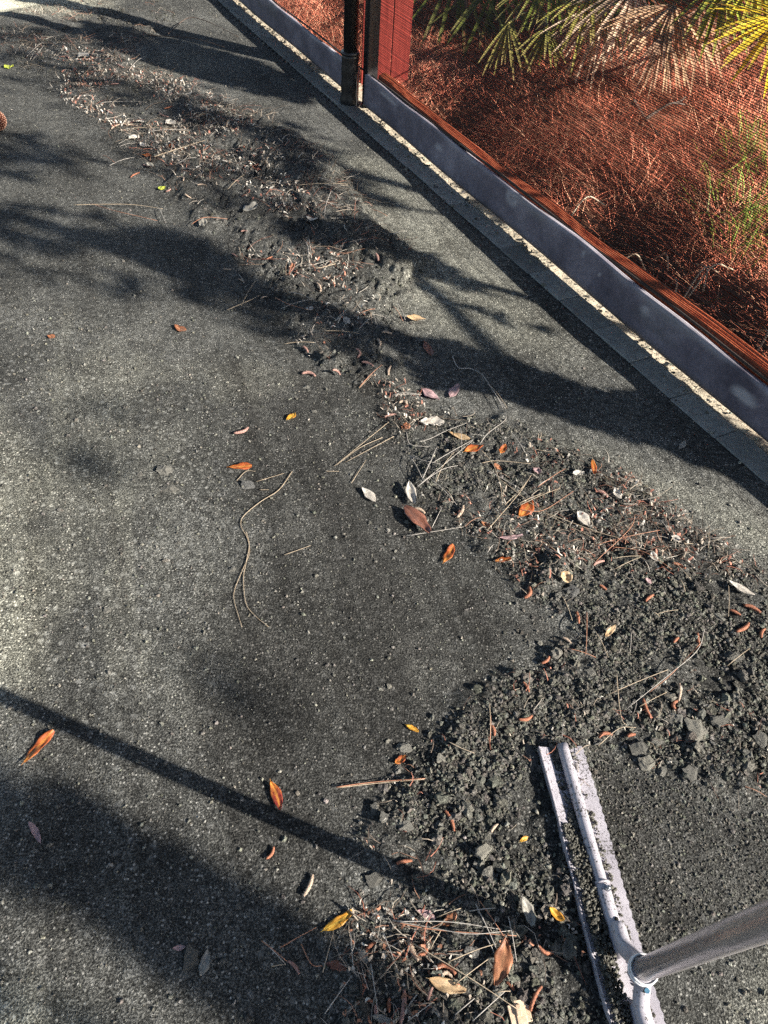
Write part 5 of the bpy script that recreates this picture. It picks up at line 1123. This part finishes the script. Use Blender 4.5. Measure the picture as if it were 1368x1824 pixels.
for k in range(110):
    z = -.056 + .112 * k / 109; r_ = max(.003, .027 * math.cos(z * 20) ** .7 if abs(z * 20) < 1.5 else .004); a = k * 2.39996
    o = link('scale', scm, None, cone, (-math.sin(a) * r_ * .6, math.cos(a) * r_ * .6, z)); o.rotation_euler = (math.radians(18) + z * 9, 0, a); s_ = .62 + .38 * math.cos(z * 16); o.scale = (s_, s_, s_)
    t_ = link('prickle', tipm, None, o)

# ------------------------------------------------------------------ court lute (scraper) with its handle
P0 = gnd(1004, 1322, .040); P1 = gnd(1074, 1568, .040); ax = P1 - P0; ax[2] = 0; ax /= np.linalg.norm(ax)
bx = np.array([-ax[1], ax[0], 0]); bx = bx if bx[0] > 0 else -bx; UPZ = np.array([0, 0, 1.0])
lute = empty('court_lute', (P0[0], P0[1], 0)); tag(lute, 'white metal court lute lying in the rubble with its long steel handle raised', 'lute'); L0 = np.array(lute.location)
def lp(s, w, z): return ax * s + bx * w + UPZ * z
TL = 0.94; SC = TL / 2
# plate with turned-up left lip and serrated right edge
ns = 190; V = []; F = []; dirt = []
for i in range(ns):
    s = TL * i / (ns - 1); tooth = 0.0035 * (1 - abs(((s / .0165) % 1) * 2 - 1))
    prof = [(-.049, .010), (-.0492, .0300), (-.0477, .0304), (-.0450, .0275), (-.020, .0200), (.008, .0175), (.020, .0172), (.042 + tooth, .0170), (.042 + tooth, .0145), (.0, .0150), (-.042, .0235)]
    for j, (w, z) in enumerate(prof):
        V.append(lp(s, w + .0015 * math.sin(s * 14), z)); dd = 0.0
        if j in (4, 5): dd = .62 if (s > .16 or s < .03) else .05
        if j == 6: dd = .26 + .12 * math.sin(s * 60)
        if j == 3: dd = .0 if s < .15 else .5
        if j in (1, 2): dd = .0 if s < .16 else .30
        if j in (7, 8): dd = -.16
        dirt.append(dd)
m = 11
for i in range(ns - 1):
    for j in range(m): F.append((i * m + j, i * m + (j + 1) % m, (i + 1) * m + (j + 1) % m, (i + 1) * m + j))
F += [tuple(range(m - 1, -1, -1)), tuple((ns - 1) * m + j for j in range(m))]
link('serrated_plate', mesh_py('serrated_plate', V, F, False, {'dirt': dirt}), 'white_metal', lute)
# bar tubes (two halves) slipping into the fork arms
RB, RF = .0112, .0132; s_in = float(np.linalg.norm((P1 - P0)[:2])) ; ZT = .0280
def tube_part(name, path, R, mat, seg=20, dirtf=None, parent=lute):
    b = MB(); b.tube(path, R, seg); d = None
    if dirtf is not None:
        d = [dirtf(np.asarray(v)) for v in b.V]
    return b.build(name, mat, parent, True, {'dirt': d} if d else None)
def bar_dirt(v):
    w = float(v @ bx); return .50 if w < -.006 else (.27 if w < -.001 else .02)
for (a, c) in ((0.0, s_in + .06), (TL, TL - s_in - .06)):
    tube_part('bar_tube', [lp(s, 0, ZT) for s in np.linspace(a, c, 24)], RB, 'white_metal', 22, bar_dirt)
    b = MB(); b.tube([lp(a + (.0006 if a < .1 else -.0006), 0, ZT), lp(a + (-.0006 if a < .1 else .0006), 0, ZT)], RB * .8, 18); b.build('tube_bore', 'hole', lute)
# handle joint
JD = atdepth(1141, 1728, 1.0); 
zj = .085; J = gnd(1141, 1729, zj) - L0
sJ = float(J @ ax); wJ = float(J @ bx); Jc = lp(sJ, wJ, zj)
SCN = sJ   # the fork is symmetric about the joint
dJ = float((Jc + L0 - CAM) @ FWD)
Q = atdepth(1368, 1641, dJ * .60) - L0; pd = (Q - Jc) / np.linalg.norm(Q - Jc)
for sgn in (-1, 1):
    a0 = s_in if sgn < 0 else 2 * SCN - s_in
    path = smooth_path([lp(a0, 0, ZT), lp(a0 - sgn * .05, 0, ZT), lp(a0 - sgn * .11, .001, ZT + .001), lp(SCN + sgn * .075, .004, ZT + .008), lp(SCN + sgn * .042, wJ * .4, ZT + .020), Jc + ax * sgn * .018 - pd * .014, Jc + ax * sgn * .008 + pd * .012], 6)
    RFP = [RF] * (len(path) - 12) + list(np.linspace(RF, .0125, 12))
    tube_part('fork_arm', path, RFP, 'white_metal', 22, lambda v: .12 if float(v @ bx) < -.007 else -.03)
    b = MB(); b.tube([lp(a0 - sgn * -.0008, 0, ZT), lp(a0 - sgn * .003, 0, ZT)], RF + .0012, 22); b.build('sleeve_rim', 'white_metal', lute, True, {'dirt': [-.05] * len(b.V)})
    # bolt with nut on the sleeve, and a drilled hole
    bc = lp(a0 - sgn * .014, .004, ZT + RF)
    b = MB(); b.tube([bc - UPZ * .002, bc + UPZ * .004], .0056, 6); bo = b.build('bolt', 'bolt', lute, False)
    b = MB(); b.tube([bc + UPZ * .004, bc + UPZ * .007], .0028, 8); b.build('bolt_tip', 'bolt', bo, True)
    hc = lp(a0 - sgn * .062, .004, ZT + RF); hn = UPZ * .95 + bx * .25
    b = MB(); b.tube([hc - hn * .002, hc + hn * .0009], .0035, 12); b.build('drilled_hole', 'hole', lute)
b = MB(); b.tube([Jc - pd * .006, Jc + pd * .028], .0192, 24); b.build('socket', 'white_metal', lute, True, {'dirt': [-.05] * len(b.V)})
def ring(c, n, R, r):
    n = n / np.linalg.norm(n); a = np.cross(n, [0, 0, 1.]); a /= np.linalg.norm(a); bb = np.cross(n, a); b = MB(); V = []; F = []
    for i in range(28):
        th = 2 * math.pi * i / 28; e = a * math.cos(th) + bb * math.sin(th)
        for k in range(8):
            ph = 2 * math.pi * k / 8; V.append(c + e * (R + r * math.cos(ph)) + n * r * 1.4 * math.sin(ph))
    for i in range(28):
        for k in range(8): F.append((i * 8 + k, i * 8 + (k + 1) % 8, ((i + 1) % 28) * 8 + (k + 1) % 8, ((i + 1) % 28) * 8 + k))
    b.add(V, F); return b
ring(Jc + pd * .012, pd, .0203, .0022).build('collar_ring', 'ring', lute)
ring(Jc + pd * .027, pd, .0203, .0020).build('collar_ring', 'ring', lute)
han = MB(); han.tube([Jc + pd * t for t in (.024, .5, 1.0, 1.62)], .0162, 36); han.build('handle', 'steel', lute)
gp_ = MB(); zs = np.linspace(1.5, 1.66, 9); gp_.tube([Jc + pd * t for t in zs], [.0225 + .001 * (-1) ** k for k in range(9)], 20); gp_.build('grip', 'black', lute)
for (px, py, mt_) in ((1136, 1709, 'bolt'), (1145, 1706, 'bolt'), (1153, 1765, 'bolt_blue')):
    dpt = float((Jc + L0 - CAM) @ FWD); c = atdepth(px, py, dpt - .022) - L0; n_ = CAM - (c + L0); n_ /= np.linalg.norm(n_)
    b = MB(); b.tube([c - n_ * .012, c + n_ * .003], .0042, 6); b.build('clamp_bolt', mt_, lute, False)
# crumbled clay lying on the plate
cs = []; 
for _ in range(5200):
    s = random.uniform(0.0, TL); lim = .010 + .012 * float(fbm(np.array([s * 9]), np.array([3.]), 5, 2)[0])
    if s < .035 and random.random() < .5: continue
    if .045 < s < .13 and random.random() < .85: continue
    w = random.uniform(-.042 if s > .15 else -.026, -.012) if random.random() < .9 else random.uniform(.012, .026)
    cs.append((s, w))
cs = np.array(cs); n = len(cs); rr = pl(n, .0014, .0042, 2.4)
base = ICO1; V0, F0 = base; Jt = 1 + rng.uniform(-.3, .3, (n, len(V0), 1))
cen = np.array([lp(s, w, .0) for s, w in cs]); cen[:, 2] = .0195 + np.clip(-cs[:, 1] - .02, 0, 1) * .28 + rr * .4 + np.where(cs[:, 1] < -.008, rng.uniform(0, .014, n) * sstep(.1, .25, cs[:, 0]), 0)
V = V0[None] * Jt * rr[:, None, None] + cen[:, None, :]; F = F0[None] + (np.arange(n) * len(V0))[:, None, None]
tt = np.repeat(rng.uniform(.5, 1.5, n), len(V0))[:, None] * np.ones((1, 3))
tag(link('caked_clay', mesh_np('caked_clay', V.reshape(-1, 3), F.reshape(-1, 3), False, {'Col': tt}), 'clod', lute), 'dark clay caked along the plate', kind='stuff')

# every small needle and catkin that lies next to something one can find gets a label of its own
seen = {}
cand = []
for o, what, mat, a, b in LOOSE:
    mx, my = (a[0] + b[0]) / 2, (a[1] + b[1]) / 2
    an = abs(math.degrees(math.atan2(b[1] - a[1], b[0] - a[0]))) % 180; an = min(an, 180 - an)
    ori = 'level' if an < 20 else ('upright' if an > 68 else 'slanting')
    colr = {'tan': 'tan', 'grey': 'grey', 'rust': 'rust', 'orange': 'orange', 'pink': 'pink'}[mat.split('_')[1]]
    ln = math.hypot(b[0] - a[0], b[1] - a[1]); siz = 'long' if ln > 95 else ('short' if ln < 30 else '')
    for lab, lx, ly in sorted(LAND, key=lambda q_: math.hypot(q_[1] - mx, q_[2] - my))[:2]:
        if math.hypot(lx - mx, ly - my) > 75: continue
        dx, dy = mx - lx, my - ly
        pos = ('right of' if dx > 0 else 'left of') if abs(dx) > abs(dy) else ('below' if dy > 0 else 'above')
        new = ' '.join(w_ for w_ in (siz, ori, colr, what, pos, 'the') if w_) + ' ' + lab
        if len(new.split()) <= 16: cand.append((o, new))
cnt = {}
for o, new in cand: cnt[new] = cnt.get(new, 0) + 1
done = set()
for o, new in cand:
    if cnt[new] == 1 and o.name not in done: o['label'] = new; done.add(o.name)
